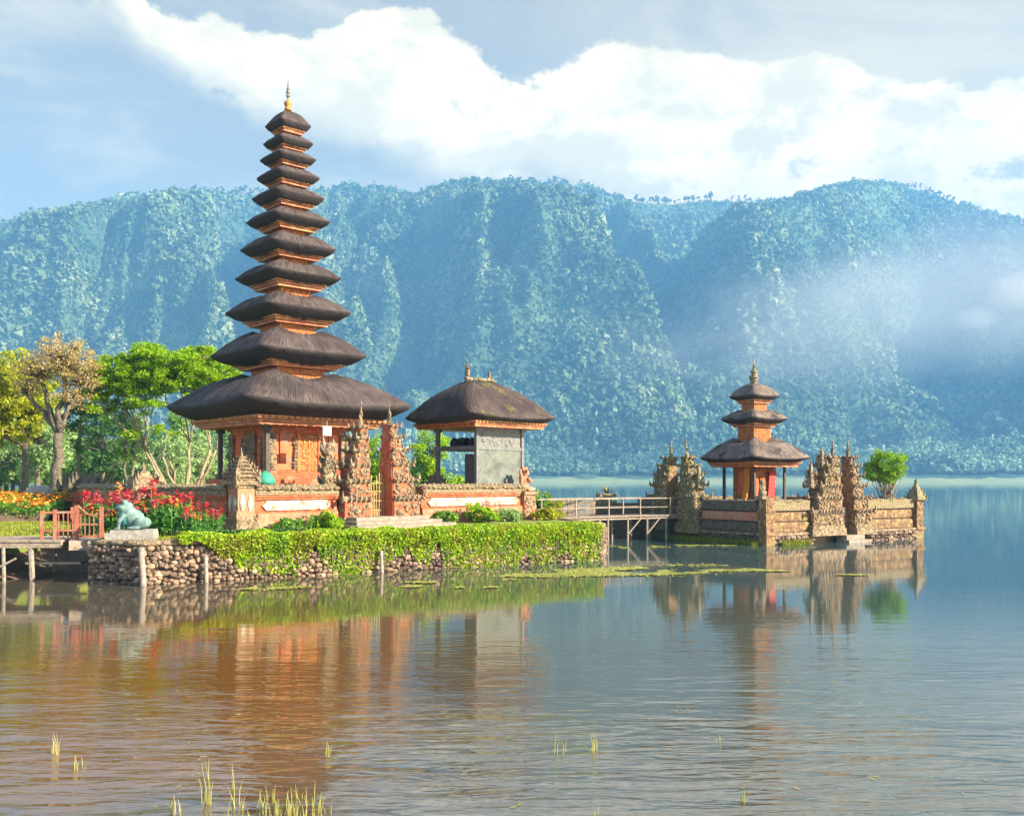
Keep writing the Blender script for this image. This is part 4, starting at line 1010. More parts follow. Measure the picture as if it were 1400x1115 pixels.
# ------------------------------------------------------------------ walled islet of the small pagoda
K0 = Vector((10.8, 40.6, 0)); IA = R(31); iu = Vector((math.cos(IA), math.sin(IA), 0)); iv = Vector((-iu.y, iu.x, 0)); IL, IW = 10.1, 8.6
def il(s, t_, z=0): return K0 + iu * s + iv * t_ + Vector((0, 0, z))
isl = MB(); prism(isl, [tuple(il(s, t_)[:2]) for s, t_ in ((.1, .1), (IL - .1, .1), (IL - .1, IW - .1), (.1, IW - .1))], -1.2, 1.55)
tag(isl.build('islet_ground', M['soil']), 'raised ground inside the walled islet', 'ground', kind='structure')
def islet_wall(loc, rz, L, label, dark=False, z0=0.):
    o = empty('islet_wall', loc, rz, label, 'wall')
    f = MB(); stone_face(f, (0, -.10), (L, -.10), -.25, .36, .17, .05); f.box((L / 2, .12, -1.1), (L, .4, 1.50)); tag(f.build('footing', M['darkstone' if dark else 'rock'], o, False), kind='stuff')
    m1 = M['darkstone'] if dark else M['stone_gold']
    b = MB(); b.box((L / 2, .05, .40), (L, .62, .12), jit=.008); b.build('ledge', M['stone'], o)
    n = max(1, int(L / 1.3))
    for z, hh, dd in ((.54, .44, .0), (1.02, .40, .03), (1.46, .45, -.03)):
        b = MB()
        for i in range(n): b.box((L * (i + .5) / n, .14 + dd, z), (L / n - .012, .44, hh - .035), jit=.012)
        if z > 1.4:
            for i in range(int(L / .2)): b.lump((L * (i + .5) / int(L / .2), random.uniform(-.02, .25), z + hh - .06), (.17, .2, .09), 1, .25)
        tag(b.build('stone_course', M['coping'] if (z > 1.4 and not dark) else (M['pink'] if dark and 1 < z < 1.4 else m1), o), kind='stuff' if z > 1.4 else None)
    g_ = MB(); g_.box((L / 2, .16, .52), (L - .02, .34, 1.3)); g_.build('joint_core', M['mortar'], o)
    return o
islet_wall(il(.3, 0), IA, 2.35, 'sunlit block wall of the islet from its near corner to the gate')
islet_wall(il(6.5, 0), IA, 3.35, 'sunlit block wall of the islet from the gate to its right corner')
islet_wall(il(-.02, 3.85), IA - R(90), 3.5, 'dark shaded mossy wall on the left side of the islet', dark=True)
islet_wall(il(IL + .02, .4), IA + R(90), IW - .8, 'wall on the far right side of the islet')
islet_wall(il(.2, IW) , IA, IL - .4, 'low back wall of the islet facing the lake')
def islet_pillar(loc, h, label, seed, mat_='stone', cap=True):
    random.seed(seed); o = empty('carved_pillar', loc, IA, label, 'pillar')
    b = MB(); b.box((0, 0, -.9), (.50, .50, 1.32), jit=.015); b.box((0, 0, .42), (.62, .62, .12), jit=.01); b.box((0, 0, .54), (.46, .46, h - .54), jit=.015); b.box((0, 0, .98), (.52, .52, .06)); b.box((0, 0, 1.4), (.55, .55, .07)); carved_face(b, -.2, .2, -.23, .6, h - .1, 16, .07); carved_face(b, -.2, .2, -.23, .6, h - .1, 10, .07, 1); b.build('shaft', M['stone_gold'], o)
    if cap:
        c = MB()
        for k in range(5): c.box((0, 0, h + k * .16), (.72 - .14 * k, .72 - .14 * k, .156), taper=.8)
        for k in range(3):
            for q in range(4):
                a_ = q * math.pi / 2 + math.pi / 4; c.horn((math.cos(a_) * (.42 - .1 * k), math.sin(a_) * (.42 - .1 * k), h + .16 * k), (math.cos(a_), math.sin(a_)), .24, .5, .4)
        c.lump((0, 0, h + .86), (.09, .09, .16), 1, .2); c.build('cap', M[mat_], o)
    return o
islet_pillar(il(.05, -.02), 1.98, 'plain squared pillar at the near corner of the islet wall', 1, cap=False)
islet_pillar(il(IL, .0), 1.85, 'corner pillar with a mossy stepped cap at the right end of the islet', 2, 'stone_moss')
b = MB(); b.box((0, 0, 0), (.5, .5, .12)); b.lump((0, 0, .22), (.2, .18, .16), 2, .15); b.lump((0, 0, .45), (.14, .13, .2), 2, .15); b.lump((0, 0, .68), (.1, .1, .14), 2, .1); b.horn((.1, 0, .4), (1, 0), .22, .5, .4); b.horn((-.1, 0, .4), (-1, 0), .22, .5, .4)
o = b.build('stone_figure', M['stone']); o.location = il(.05, .2, 1.98); o.rotation_euler = (0, 0, IA); tag(o, 'pale weathered stone figure on the near corner of the islet wall', 'statue')
IG = 'halves of the split gates on the islet'
def spires(xs):
    def f(o, st):
        c = MB()
        for (x, z, h_) in xs:
            for k in range(5): c.box((x, 0, z + h_ * .16 * k), (.34 - .055 * k, .36 - .055 * k, h_ * .16 - .003), taper=.8)
            for k in range(4):
                for q in range(4):
                    a_ = q * math.pi / 2 + math.pi / 4; c.horn((x + math.cos(a_) * (.22 - .03 * k), math.sin(a_) * (.22 - .03 * k), z + h_ * .16 * k + .05), (math.cos(a_), math.sin(a_)), .2, .5, .4)
            c.tube([(x, 0, z + h_ * .78), (x, 0, z + h_)], [.05, .01], 5)
        c.build('side_spire', st, o)
    return f
split_gate(il(4.65, .25, .42), IA, -1, 2.0, 1.0, 3.95, 'left half of the islet front gate with two pale carved spires', IG, 51, ('stone', 'stone_gold'), 6, spires([(-1.55, 2.0, 1.35), (-.85, 2.9, 1.0)]))
split_gate(il(5.42, .25, .42), IA, 1, 1.15, 1.0, 3.95, 'right half of the islet front gate beside the round bush', IG, 52, ('stone', 'stone_gold'), 6)
split_gate(il(.3, 5.45, .42), IA - R(90), 1, 1.5, .95, 4.0, 'half of the islet side gate nearest the small pagoda, in shade', IG, 53, ('stone_moss', 'stone'), 6, spires([(1.0, 2.0, 1.2)]), inner='brick')
split_gate(il(.3, 6.3, .42), IA - R(90), -1, 1.55, .95, 4.0, 'half of the islet side gate furthest from the small pagoda, beside the bridge end', IG, 54, ('stone_moss', 'stone'), 6, spires([(-1.1, 2.0, 1.2)]), inner='stone_gold')
b = MB(); b.box((0, 0, -1.1), (2.6, 1.1, 1.52)); b.build('gate_footing', M['darkstone']); 
o = bpy.data.objects['gate_footing']; o.location = il(-.05, 7.2); o.rotation_euler = (0, 0, IA - R(90)); tag(o, 'dark stone footing under the islet side gate', 'footing')
b = MB(); b.box((0, 0, -.9), (1.5, .7, 1.02)); b.box((0, .2, .12), (1.2, .6, .2))
o = b.build('landing_steps', M['step']); o.location = il(5.05, -.5); o.rotation_euler = (0, 0, IA); tag(o, 'low stone landing steps at the islet front gate', 'steps')

# ------------------------------------------------------------------ footbridge to the islet
BA, BB = Vector((.75, 41.2, 1.16)), il(-.25, 5.9, 1.12); bd = (BB - BA); BL = bd.length; ba = math.atan2(bd.y, bd.x)
br = empty('footbridge', BA, ba, 'narrow wooden footbridge on thin posts leading to the islet', 'bridge')
b = MB(); n = 44
for i in range(n): b.box((BL * (i + .5) / n, 0, -.05 + random.uniform(-.006, .006)), (BL / n - .012, 1.35, .05))
tag(b.build('deck_boards', M['deck'], br), kind='stuff')
b = MB()
for y in (-.55, .55): b.box((BL / 2, y, -.17), (BL, .08, .115))
b.build('beams', M['paleplank'], br)
for i in range(7):
    x = BL * (i + .35) / 7
    for y in (-.58, .58):
        pm = MB(); pm.tube([(x, y, -2.2), (x + random.uniform(-.03, .03), y, -.05)], .05, 6); pm.build('leg', M['paleplank'], br)
    if i in (2, 4, 5):
        pm = MB(); pm.tube([(x, -.6, -.85), (x + .75, -.6, -.15)], .035, 5); pm.build('brace', M['paleplank'], br)
for y in (-.62, .62):
    for i in range(5):
        x = BL * (i + .12) / 4.4; pm = MB(); pm.box((x, y, -.1), (.05, .05, .86)); pm.build('rail_post', M['paleplank'], br)
    pm = MB(); pm.box((BL / 2, y, .76), (BL, .05, .05)); pm.build('handrail', M['paleplank'], br)
    pm = MB(); pm.box((BL / 2, y, .36), (BL, .03, .03)); pm.build('lower_rail', M['paleplank'], br)
# slatted screen on the far side of the bridge head
sc_ = empty('slatted_fence', (1.3, 43.4, TZ - .05), R(8), 'weathered brown slatted fence behind the footbridge', 'fence')
b = MB()
for i in range(26): b.box((i * .10, 0, 0), (.075, .03, .82 + random.uniform(-.03, .03)))
tag(b.build('slats', M['deck'], sc_), kind='stuff')
b = MB()
for z in (.12, .66): b.box((1.25, .035, z), (2.65, .04, .06))
b.build('rails', M['paleplank'], sc_)
for x in (-.05, 1.25, 2.55):
    pm = MB(); pm.box((x, .07, -1.4), (.09, .09, 2.32)); pm.build('post', M['darkwood'], sc_)
pr = empty('stone_pier', (5.55, 47.2, 0), R(10), 'dark low stone pier standing in the lake behind the footbridge', 'pier')
b = MB(); b.box((0, 0, -1.1), (2.9, 1.0, 2.0), jit=.02); b.box((0, 0, .9), (3.05, 1.15, .12), jit=.01); b.box((0, 0, 1.02), (2.9, 1.0, .62), jit=.02); b.build('masonry', M['darkstone'], pr)
b = MB(); b.box((-.9, 0, 1.64), (.85, .85, .14)); b.box((-.9, 0, 1.78), (.6, .6, .2), taper=.8); b.box((-.9, 0, 1.98), (.95, .95, .16), taper=.5); b.lump((-.9, 0, 2.3), (.15, .15, .22), 1, .2)
for q in range(4): b.horn((-.9 + math.cos(q * 1.57 + .78) * .45, math.sin(q * 1.57 + .78) * .45, 1.98), (math.cos(q * 1.57 + .78), math.sin(q * 1.57 + .78)), .3, .5, .4)
b.build('shrine_cap', M['stone_moss'], pr)

# ------------------------------------------------------------------ left landing stage with the red gate
dk = empty('landing_stage', (-14.6, 26.9, 0), R(4), 'wooden landing stage on pale poles at the left water edge', 'landing stage')
b = MB(); n = 40
for i in range(n): b.box((-6.5 + 8.6 * (i + .5) / n, 0.2, 1.06 + random.uniform(-.005, .005)), (8.6 / n - .012, 2.0, .06))
tag(b.build('deck_boards', M['deck'], dk), kind='stuff')
b = MB(); b.box((-2.2, -.72, .90), (8.6, .1, .155)); b.box((-2.2, 1.1, .90), (8.6, .1, .155)); b.build('beams', M['deck'], dk)
for (x, y, l, r_) in ((1.25, -.7, 1.0, .075), (.55, -.78, 1.8, .05), (-1.2, -.74, 1.8, .055), (1.2, 1.0, 1.8, .06), (-1.2, 1.0, 1.8, .06), (-3.4, -.7, 1.8, .06), (-5, 1, 1.8, .06)):
    pm = MB(); pm.tube([(x + .04, y, 1.0 - l if l < 1.2 else -.9), (x, y, .92)], r_, 7); pm.build('pole', M['paleplank'], dk)
b = MB(); b.tube([(-.2, -.9, .02), (.9, -.8, .62)], .03, 5); b.build('leaning_pole', M['paleplank'], dk)
b = MB(); b.box((1.75, -.35, .42), (1.5, .22, .06)); b.box((1.75, -.05, .42), (1.5, .22, .06)); b.build('lower_board', M['deck'], dk)
rg = empty('red_gate', (-12.35, 26.75, 0), R(20), 'faded red wooden gate and railing at the end of the landing stage', 'gate')
for (x, y, z0, z1, w_) in ((-.78, -.1, 1.1, 1.92, .08), (-.45, -.05, 1.1, 1.95, .10), (.10, .0, 1.1, 2.06, .12), (.74, .0, .3, 2.02, .11), (-.05, .35, 1.1, 2.0, .08)):
    pm = MB(); pm.box((x, y, z0), (w_, w_, z1 - z0)); pm.build('post', M['redrail'], rg)
b = MB(); b.box((-.36, -.06, 1.84), (.95, .06, .06)); b.box((-.36, -.06, 1.34), (.9, .045, .045)); b.build('handrail', M['redrail'], rg)
b = MB()
for x in np.linspace(-.36, .0, 4): b.box((x, -.06, 1.12), (.03, .03, .73))
b.build('balusters', M['redrail'], rg)
lf = MB()
for x in np.linspace(.2, .65, 5): lf.box((x, 0, 1.14), (.026, .026, .62 + .9 * (x - .42) ** 2))
for z in (1.16, 1.5): lf.box((.42, .0, z), (.52, .035, .045))
lf.tube([(.12, 0, 2.06), (.22, 0, 1.94), (.38, 0, 1.80), (.55, 0, 1.76), (.70, 0, 1.86)], .03, 6); lf.build('gate_leaf', M['redrail'], rg)
b = MB(); b.box((.55, .1, .98), (1.2, 1.5, .12)); b.box((.55, -.6, .84), (1.2, .1, .14)); b.build('threshold_planks', M['deck'], rg)

# ------------------------------------------------------------------ frog statue
fp = MB(); fp.box((0, 0, -.02), (1.25, .85, .26)); fp.box((.05, .05, .24), (1.12, .74, .07)); o = fp.build('plinth_slab', M['concrete']); o.location = (-10.45, 26.15, TZ); o.rotation_euler = (0, 0, R(12)); tag(o, 'low grey slab under the green frog statue', 'plinth')
fx = empty('frog_statue', (-10.42, 26.15, TZ + .31), R(12), 'pale green painted frog statue squatting on a slab above the lake wall', 'statue')
fx.scale = (.9, .9, .92)
fused('body', [((.04, 0, .32), (.30, .27, .30)), ((-.14, 0, .50), (.26, .26, .24)), ((-.30, 0, .66), (.24, .25, .13)), ((-.20, 0, .73), (.20, .21, .11)), ((-.24, .15, .83), (.075, .075, .075)), ((-.24, -.15, .83), (.075, .075, .075)),
    ((.26, -.25, .20), (.24, .12, .18)), ((.26, .25, .20), (.24, .12, .18)), ((.06, -.30, .06), (.22, .10, .055)), ((.06, .30, .06), (.22, .10, .055)), ((-.44, -.16, .035), (.12, .09, .035)), ((-.44, .16, .035), (.12, .09, .035)), ((.36, 0, .2), (.15, .22, .18))],
    M['frog'], fx, .024, tubes=[([(-.22, -.22, .46), (-.36, -.25, .26), (-.40, -.18, .04)], [.09, .07, .06]), ([(-.22, .22, .46), (-.36, .25, .26), (-.40, .18, .04)], [.09, .07, .06])])
fused('belly', [((-.20, 0, .34), (.22, .21, .26)), ((-.30, 0, .50), (.15, .17, .14))], M['frogbelly'], fx, .024)
for s_ in (-1, 1):
    b = MB(); b.lump((-.29, s_ * .185, .845), (.04, .035, .04), 2, .02); b.build('eye', M['blackcloth'], fx, True)
random.seed(99)
# ------------------------------------------------------------------ vegetation builders
def leaves_mesh(name, C, size, material, parent=None, seed=0, aspect=.55, up=.35, droop=0.):
    """one mesh of small pointed leaves at the points C"""
    g = np.random.default_rng(seed); C = np.asarray(C, float); n = len(C)
    nr = g.normal(size=(n, 3)); nr[:, 2] = np.abs(nr[:, 2]) + up; nr /= np.linalg.norm(nr, axis=1)[:, None]
    t = g.normal(size=(n, 3)); t[:, 2] -= droop; t -= (t * nr).sum(1)[:, None] * nr; t /= np.linalg.norm(t, axis=1)[:, None]
    b = np.cross(nr, t); s = (size * g.uniform(.6, 1.35, n))[:, None]
    k = s * aspect * .5
    V = np.stack([C - t * s * .5, C + b * k - t * s * .05 + nr * s * .06, C + t * s * .5, C - b * k - t * s * .05 + nr * s * .06], 1).reshape(-1, 3)
    F = np.arange(n * 4).reshape(n, 4)
    return mesh_np(name, V, F, material, parent)
def clump_points(g, ell, ncl, per, r, shell=.55, flat=.75):
    """leaf positions: clumps scattered through an ellipsoid, mostly near its skin"""
    cx, cy_, cz, rx, ry, rz = ell
    d = g.normal(size=(ncl, 3)); d /= np.linalg.norm(d, axis=1)[:, None]
    rad = (shell + (1 - shell) * g.random(ncl)) ** .8
    c = np.array([cx, cy_, cz]) + d * rad[:, None] * np.array([rx, ry, rz])
    rr = r * g.uniform(.6, 1.35, ncl)
    o = g.normal(size=(ncl, per, 3)); o /= np.linalg.norm(o, axis=2)[:, :, None]; o *= (g.random((ncl, per, 1)) ** .45)
    return (c[:, None, :] + o * rr[:, None, None] * np.array([1, 1, flat])).reshape(-1, 3), c
def limb(mb, a, b, r0, r1, g, wob=.12, n=6, sides=7, sag=.0):
    a, b = Vector(a), Vector(b); L = (b - a).length; pts = []
    for i in range(n + 1):
        t = i / n; e = math.sin(math.pi * t)
        pts.append(a.lerp(b, t) + Vector((g.uniform(-1, 1), g.uniform(-1, 1), g.uniform(-.5, .5))) * wob * L * .25 * e + Vector((0, 0, sag * L * e)))
    mb.tube(pts, [r0 + (r1 - r0) * (i / n) for i in range(n + 1)], sides)
def tree(name, label, cat, loc, trunk, crowns_, leafmat, bark, nclump=70, per=60, clr=.6, leaf=.2, seed=0, group=None, twig=True, shell=.5, multi=None, flat=.75, up=.35, twigs=1.):
    """trunk=(height to first fork, radius, lean x, lean y); crowns_ = ellipsoids in local coordinates"""
    g = np.random.default_rng(seed); rg = random.Random(seed)
    o = empty(name, loc, 0, label, cat, group)
    th, tr, lx, ly = trunk
    tm = MB(); fork = Vector((lx, ly, th))
    if multi:
        forks = []
        for k in range(multi):
            a_ = 2 * math.pi * k / multi + rg.uniform(-.3, .3)
            e = Vector((lx + math.cos(a_) * th * .55, ly + math.sin(a_) * th * .4, th * rg.uniform(.8, 1.1)))
            limb(tm, (math.cos(a_) * tr * .8, math.sin(a_) * tr * .8, -.2), e, tr, tr * .55, rg, .10, 7, 8); forks.append((e, tr * .5))
    else:
        limb(tm, (0, 0, -.25), fork, tr * 1.25, tr * .78, rg, .10, 7, 10); forks = [(fork, tr * .7)]
    P = []; 
    for ell in crowns_:
        vol = ell[3] * ell[4] * ell[5]; tot = sum(e[3] * e[4] * e[5] for e in crowns_)
        nc = max(4, int(nclump * (vol / tot)))
        pts, cs = clump_points(g, ell, nc, per, clr, shell, flat); P.append(pts)
        f, r_ = min(forks, key=lambda q: (q[0] - Vector(ell[:3])).length)
        hub = Vector((ell[0], ell[1], ell[2] - ell[5] * .35))
        limb(tm, f, hub, r_ * .95, r_ * .45, rg, .22, 6, 7, .05)
        if twig:
            for c in cs[:: max(1, int(len(cs) / (26 * twigs)))]: limb(tm, hub, c, r_ * .34, .012, rg, .3, 5, 5, .06)
    tm.build('trunk', bark, o, True)
    leaves_mesh('crown', np.concatenate(P), leaf, leafmat, o, seed, up=up)
    return o

# ------------------------------------------------------------------ trees on the left
def at(px, d, z=TZ): return Vector(((px - 700) / FPX * d, d, z))
def hz_(y, d): return EYE + (HORY - y) / FPX * d - TZ     # height above the terrace of picture row y at distance d
d = 55; q = 1.25
tree('broadleaf_tree', 'yellow green bushy tree at the far left of the terrace', 'tree', at(36, d), (hz_(610, d), .2, -.1, 0),
     [(-2.2 * q, 0, hz_(545, d), 1.9 * q, 1.8 * q, 1.6 * q), (-.3 * q, .2, hz_(535, d), 1.5 * q, 1.7 * q, 1.7 * q), (-1.2 * q, -.3, hz_(585, d), 1.9 * q, 1.6 * q, .9 * q), (-.7 * q, 0, hz_(502, d), 1.2 * q, 1.3 * q, .85 * q), (.3 * q, 0, hz_(570, d), .95 * q, 1.0 * q, .8 * q)], M['leaf_yellow'], M['bark'], 260, 105, .50, .19, 1, shell=.3)
d = 48
tree('broadleaf_tree', 'big dark trunked tree with an airy golden tan crown', 'tree', at(73, d), (hz_(592, d), .26, .25, 0),
     [(.5, 0, hz_(490, d), 1.5, 1.6, 1.35), (1.3, .2, hz_(512, d), 1.1, 1.4, 1.3), (-.8, .1, hz_(505, d), 1.2, 1.3, 1.1), (-1.6, .3, hz_(530, d), .9, 1.0, .7), (.9, -.1, hz_(545, d), 1.0, 1.1, .8)], M['leaf_olive'], M['bark'], 250, 40, .34, .11, 2, twigs=2.6, shell=.2)
d = 50; k = d / FPX
tree('broadleaf_tree', 'bright green spreading tree with a flat layered crown beside the pagoda', 'tree', at(252, d), (hz_(612, d), .105, -.1, 0),
     [(-3.6, 0, hz_(512, d), 1.6, 1.8, .95), (-1.9, .3, hz_(494, d), 1.7, 2.0, .9), (-.2, -.2, hz_(500, d), 1.6, 1.8, .85), (.9, .2, hz_(488, d), 1.3, 1.6, .75), (1.9, 0, hz_(512, d), 1.1, 1.5, .6), (-4.4, .2, hz_(540, d), 1.3, 1.2, .35), (-2.2, -.5, hz_(535, d), 1.6, 1.2, .45), (.0, -.6, hz_(530, d), 1.5, 1.2, .5), (2.6, .3, hz_(520, d), .9, 1.1, .4), (-3.0, -.6, hz_(525, d), 1.5, 1.2, .55), (-1.0, -.8, hz_(520, d), 1.5, 1.2, .55), (.9, -.7, hz_(516, d), 1.2, 1.2, .5), (-3.9, -.8, hz_(556, d), 1.1, .9, .5), (-1.6, -1.0, hz_(556, d), 1.0, .9, .4), (1.2, -.9, hz_(548, d), .9, .8, .45), (-2.8, -.4, hz_(590, d), .6, .6, .4), (-.4, -1.2, hz_(590, d), .75, .6, .32)],
     M['leaf_bright'], M['barkpale'], 500, 115, .42, .15, 3, multi=9, shell=.4, flat=.5, up=.7, twigs=1.4)
for (px, d, yf, yt, mt, sd, lab, r_) in ((107, 52, 585, 560, 'leaf_dark', 11, 'slim dark tree between the tan tree and the bright spreading tree', 1.0), (170, 51, 590, 548, 'leaf_mid', 12, 'slim straight tree with light foliage under the bright spreading crown', .9), (181, 53, 600, 578, 'leaf_pale', 13, 'thin pale sapling just right of the slim straight tree', .7)):
    h1 = hz_(yf, d); h2_ = hz_(yt, d)
    tree('slim_tree', lab, 'tree', at(px, d), (h1, .085, .1, 0), [(.1, 0, h2_, r_, r_, .8), (-.5, .2, h2_ - 1.0, r_ * .8, r_ * .8, .5), (.5, -.2, h2_ - 1.6, r_ * .7, .6, .4), (-.1, 0, h1 - 1.2, .5, .5, .5)], M[mt], M['barkgreen'], 34, 40, .4, .17, sd, shell=.2)
# trees seen through and behind the compound
tree('broadleaf_tree', 'sunny green tree seen through the opening of the tall split gate', 'tree', at(517, 54), (1.2, .14, 0, 0), [(0, 0, 2.7, 1.1, 1.0, 1.7), (-.6, .2, 1.6, .9, .9, 1.0), (.5, 0, 1.5, .8, .8, .9)], M['leaf_bright'], M['bark'], 90, 80, .4, .17, 21)
tree('broadleaf_tree', 'sunny green tree between the tall split gate and the pavilion', 'tree', at(590, 55), (1.2, .14, 0, 0), [(0, 0, 3.2, 1.1, 1.1, 1.3), (-.5, .2, 2.0, 1.1, 1.0, 1.1), (.9, 0, 1.3, 1.1, .9, .8), (1.8, .2, .9, 1.0, .8, .6), (2.9, .3, .7, 1.1, .8, .5)], M['leaf_bright'], M['bark'], 130, 80, .4, .17, 22)
# distant wood on the mainland behind: each tree its own, sharing four kinds
proto = []
for i, (mt, hh) in enumerate((('leaf_pale', 9), ('leaf_mid', 11), ('leaf_pale', 7), ('leaf_dark', 10))):
    o = tree('distant_tree', ('tall hazy pale green tree in the wood behind the terrace', 'hazy mid green tree in the wood behind the terrace', 'short hazy pale green tree in the wood behind the terrace', 'hazy dark green tree in the wood behind the terrace')[i], 'tree', (0, 0, 0), (hh * .35, .22, 0, 0), [(0, 0, hh * .62, hh * .30, hh * .30, hh * .36), (hh * .18, 0, hh * .45, hh * .22, hh * .2, hh * .2), (-hh * .2, .3, hh * .42, hh * .22, hh * .2, hh * .22)], M[mt], M['bark'], 80, 46, hh * .085, hh * .046, 60 + i, group='trees of the wood behind the terrace')
    proto.append(o)
rg = random.Random(4); used = set()
for i in range(64):
    d = rg.uniform(75, 185); px = rg.uniform(-60, 335) - (0 if d > 110 else 30)
    if px > 210 and d > 140: px -= 120
    kk = rg.randrange(4); o = proto[kk] if kk not in used else copy_tree(proto[kk]); used.add(kk)
    o.location = at(px, d, TZ - .2); o.rotation_euler = (0, 0, rg.uniform(0, 6.28)); s_ = rg.uniform(.6, 1.05); o.scale = (s_, s_, s_ * rg.uniform(.85, 1.1))
# shrubs
def shrub(name, label, cat, loc, ells, mt, seed, n=40, per=60, clr=.25, leaf=.11, group=None):
    o = empty(name, loc, 0, label, cat, group); g = np.random.default_rng(seed); rg_ = random.Random(seed); P = []; tm = MB(); tot = sum(e[3] * e[4] * e[5] for e in ells)
    for e in ells:
        p_, cs = clump_points(g, e, max(3, int(n * e[3] * e[4] * e[5] / tot)), per, clr, .2); p_ = p_[p_[:, 2] > .03]; P.append(p_)
        for c in cs[::3]: limb(tm, (e[0] * .4, e[1] * .4, -.05), c, .02, .006, rg_, .2, 4, 5)
    tm.build('stems', M['barkgreen'], o, True); leaves_mesh('foliage', np.concatenate(P), leaf, M[mt], o, seed)
    return o
# round bush inside the islet: vase of bare stems under a clipped crown
d = 47.2; o = empty('round_bush', at(1212, d, 1.5), 0, 'round bright green clipped bush on bare fanned stems inside the islet', 'bush'); g = np.random.default_rng(70); rg = random.Random(70); tm = MB(); P = []
p_, cs = clump_points(g, (0, 0, 1.95, 1.12, 1.0, .80), 90, 75, .24, .45); P.append(p_); p_, c2 = clump_points(g, (-.25, 0, 1.7, .95, .9, .55), 40, 75, .22, .4); P.append(p_)
for c in cs[::2]: limb(tm, (rg.uniform(-.25, .25), rg.uniform(-.2, .2), -.1), (c[0] * .9, c[1] * .9, min(c[2], 1.9)), .03, .008, rg, .15, 5, 5)
tm.build('stems', M['barkpale'], o, True); leaves_mesh('crown', np.concatenate(P), .10, M['leaf_bush'], o, 70)
shrub('flowering_shrub', 'leafy shrub with yellow tips by the head of the footbridge', 'shrub', at(738, 41.9), [(0, 0, .75, .75, .55, .65), (.6, .1, .45, .5, .5, .45), (-.5, .1, .5, .5, .5, .5)], 'leaf_mid', 71, 50, 60, .2, .12)
sh = shrub('yellow_shrub', 'small yellow leaved shrub just right of the leafy one by the footbridge', 'shrub', at(760, 41.6), [(0, 0, .4, .42, .4, .42)], 'leaf_yellow', 72, 16, 60, .16, .1)
# tall background hedge bushes by the left wall
for i, (px, d, w_, h_, mt, lab) in enumerate(((150, 46, 1.2, 1.3, 'leaf_pale', 'pale leafy bush between the slim trees'), (195, 47, 1.3, 1.1, 'leaf_yellow', 'yellow green bush behind the shaded compound wall'), (118, 46.5, 1.0, 1.6, 'leaf_mid', 'mid green bush under the slim dark tree'), (228, 45, .8, .7, 'leaf_dark', 'dark rounded bush in front of the pale splayed trunks'), (275, 44, .7, .75, 'leaf_yellow', 'lime green bush right of the pale splayed trunks'), (60, 45, 1.3, .8, 'leaf_dark', 'dark low hedge bush under the golden tan tree'))):
    shrub('garden_bush', lab, 'bush', at(px, d), [(0, 0, h_ * .6, w_, w_ * .8, h_ * .6), (w_ * .6, 0, h_ * .4, w_ * .6, w_ * .6, h_ * .4)], mt, 80 + i, 50, 60, .26, .14)

# ------------------------------------------------------------------ creeper hedge hanging down the retaining wall
ch = empty('creeper_hedge', (-9.8, 25.15, TZ), 0, 'bright creeper hedge spilling over the stone wall down to the water', 'hedge')
g = np.random.default_rng(90); A_, B_ = np.array([-9.8, 25.15]), np.array([3.0, 33.1]); dv = (B_ - A_); LL = np.linalg.norm(dv); dv = dv / LL; nv = np.array([dv[1], -dv[0]])
N_ = 64000; s_ = LL * (1 - g.random(N_) ** .9 * .94); tdep = g.random(N_) ** 1.15
cover = np.interp(s_, [.7, 1.4, 3.0, 5, 6.3, 7.3, 8.2, 8.8, 12, 14.6, 15.1], [.1, .30, .75, .95, .85, .72, .85, 1.15, 1.3, 1.25, .9])
low_ = cover * np.clip(-.35 + 2.6 * fbm(s_ * 1.5, s_ * 0 + 3, 3, 5), .25, 1.3) * np.interp(s_, [0, 9, 15], [.9, 1, 1.1])
depth = tdep * np.clip(low_, 0, 1.12) * 1.22
keep = g.random(N_) < np.clip((-.25 + 2.1 * fbm(s_ * 2.0, depth * 2.2, 3, 8)) * np.interp(s_, [0, 5, 8, 9, 15], [.55, .65, .7, 1.2, 1.3]), 0, 1) * (1 - .3 * depth)
keep &= cover > .02
s_, depth = s_[keep], depth[keep]; n_ = len(s_)
out = .08 + .20 * np.exp(-((depth - .15) / .35) ** 2) * (.6 + .8 * vn(s_ * 1.6, depth * 1.5, 77)) + g.uniform(-.05, .10, n_)
z_ = .16 - depth + g.uniform(-.04, .04, n_)
X = A_[0] + dv[0] * s_ + nv[0] * out; Y = A_[1] + dv[1] * s_ + nv[1] * out
# the clipped top of the hedge
nt_ = 18000; st_ = LL * (1 - g.random(nt_) ** .85 * .93); w2 = g.uniform(-.75, .38, nt_)
X2 = A_[0] + dv[0] * st_ + nv[0] * w2; Y2 = A_[1] + dv[1] * st_ + nv[1] * w2; z2 = .02 + .13 * np.sqrt(np.clip(1 - (np.abs(w2 + .18) / .62) ** 2, 0, 1)) * (.2 + 1.7 * fbm(st_ * 2.1, w2 * 2, 2, 3)) + g.uniform(-.03, .05, nt_)
C = np.stack([np.concatenate([X, X2]) + 9.8, np.concatenate([Y, Y2]) - 25.15, np.concatenate([z_, z2])], 1)
leaves_mesh('foliage', C, .088, M['leaf_creeper'], ch, 91, aspect=.75, up=.2, droop=.5)
vm = MB()
for i in range(120):
    s0 = LL * (1 - random.random() * .8); p0 = A_ + dv * s0 + nv * .12; vm.tube([(p0[0] + 9.8, p0[1] - 25.15, .08), (p0[0] + 9.8 + nv[0] * .1, p0[1] - 25.15 + nv[1] * .1, -.2), (p0[0] + 9.8 + random.uniform(-.1, .1), p0[1] - 25.15, -random.uniform(.5, 1.1))], .012, 4)
tag(vm.build('vines', M['bark'], ch), kind='stuff')
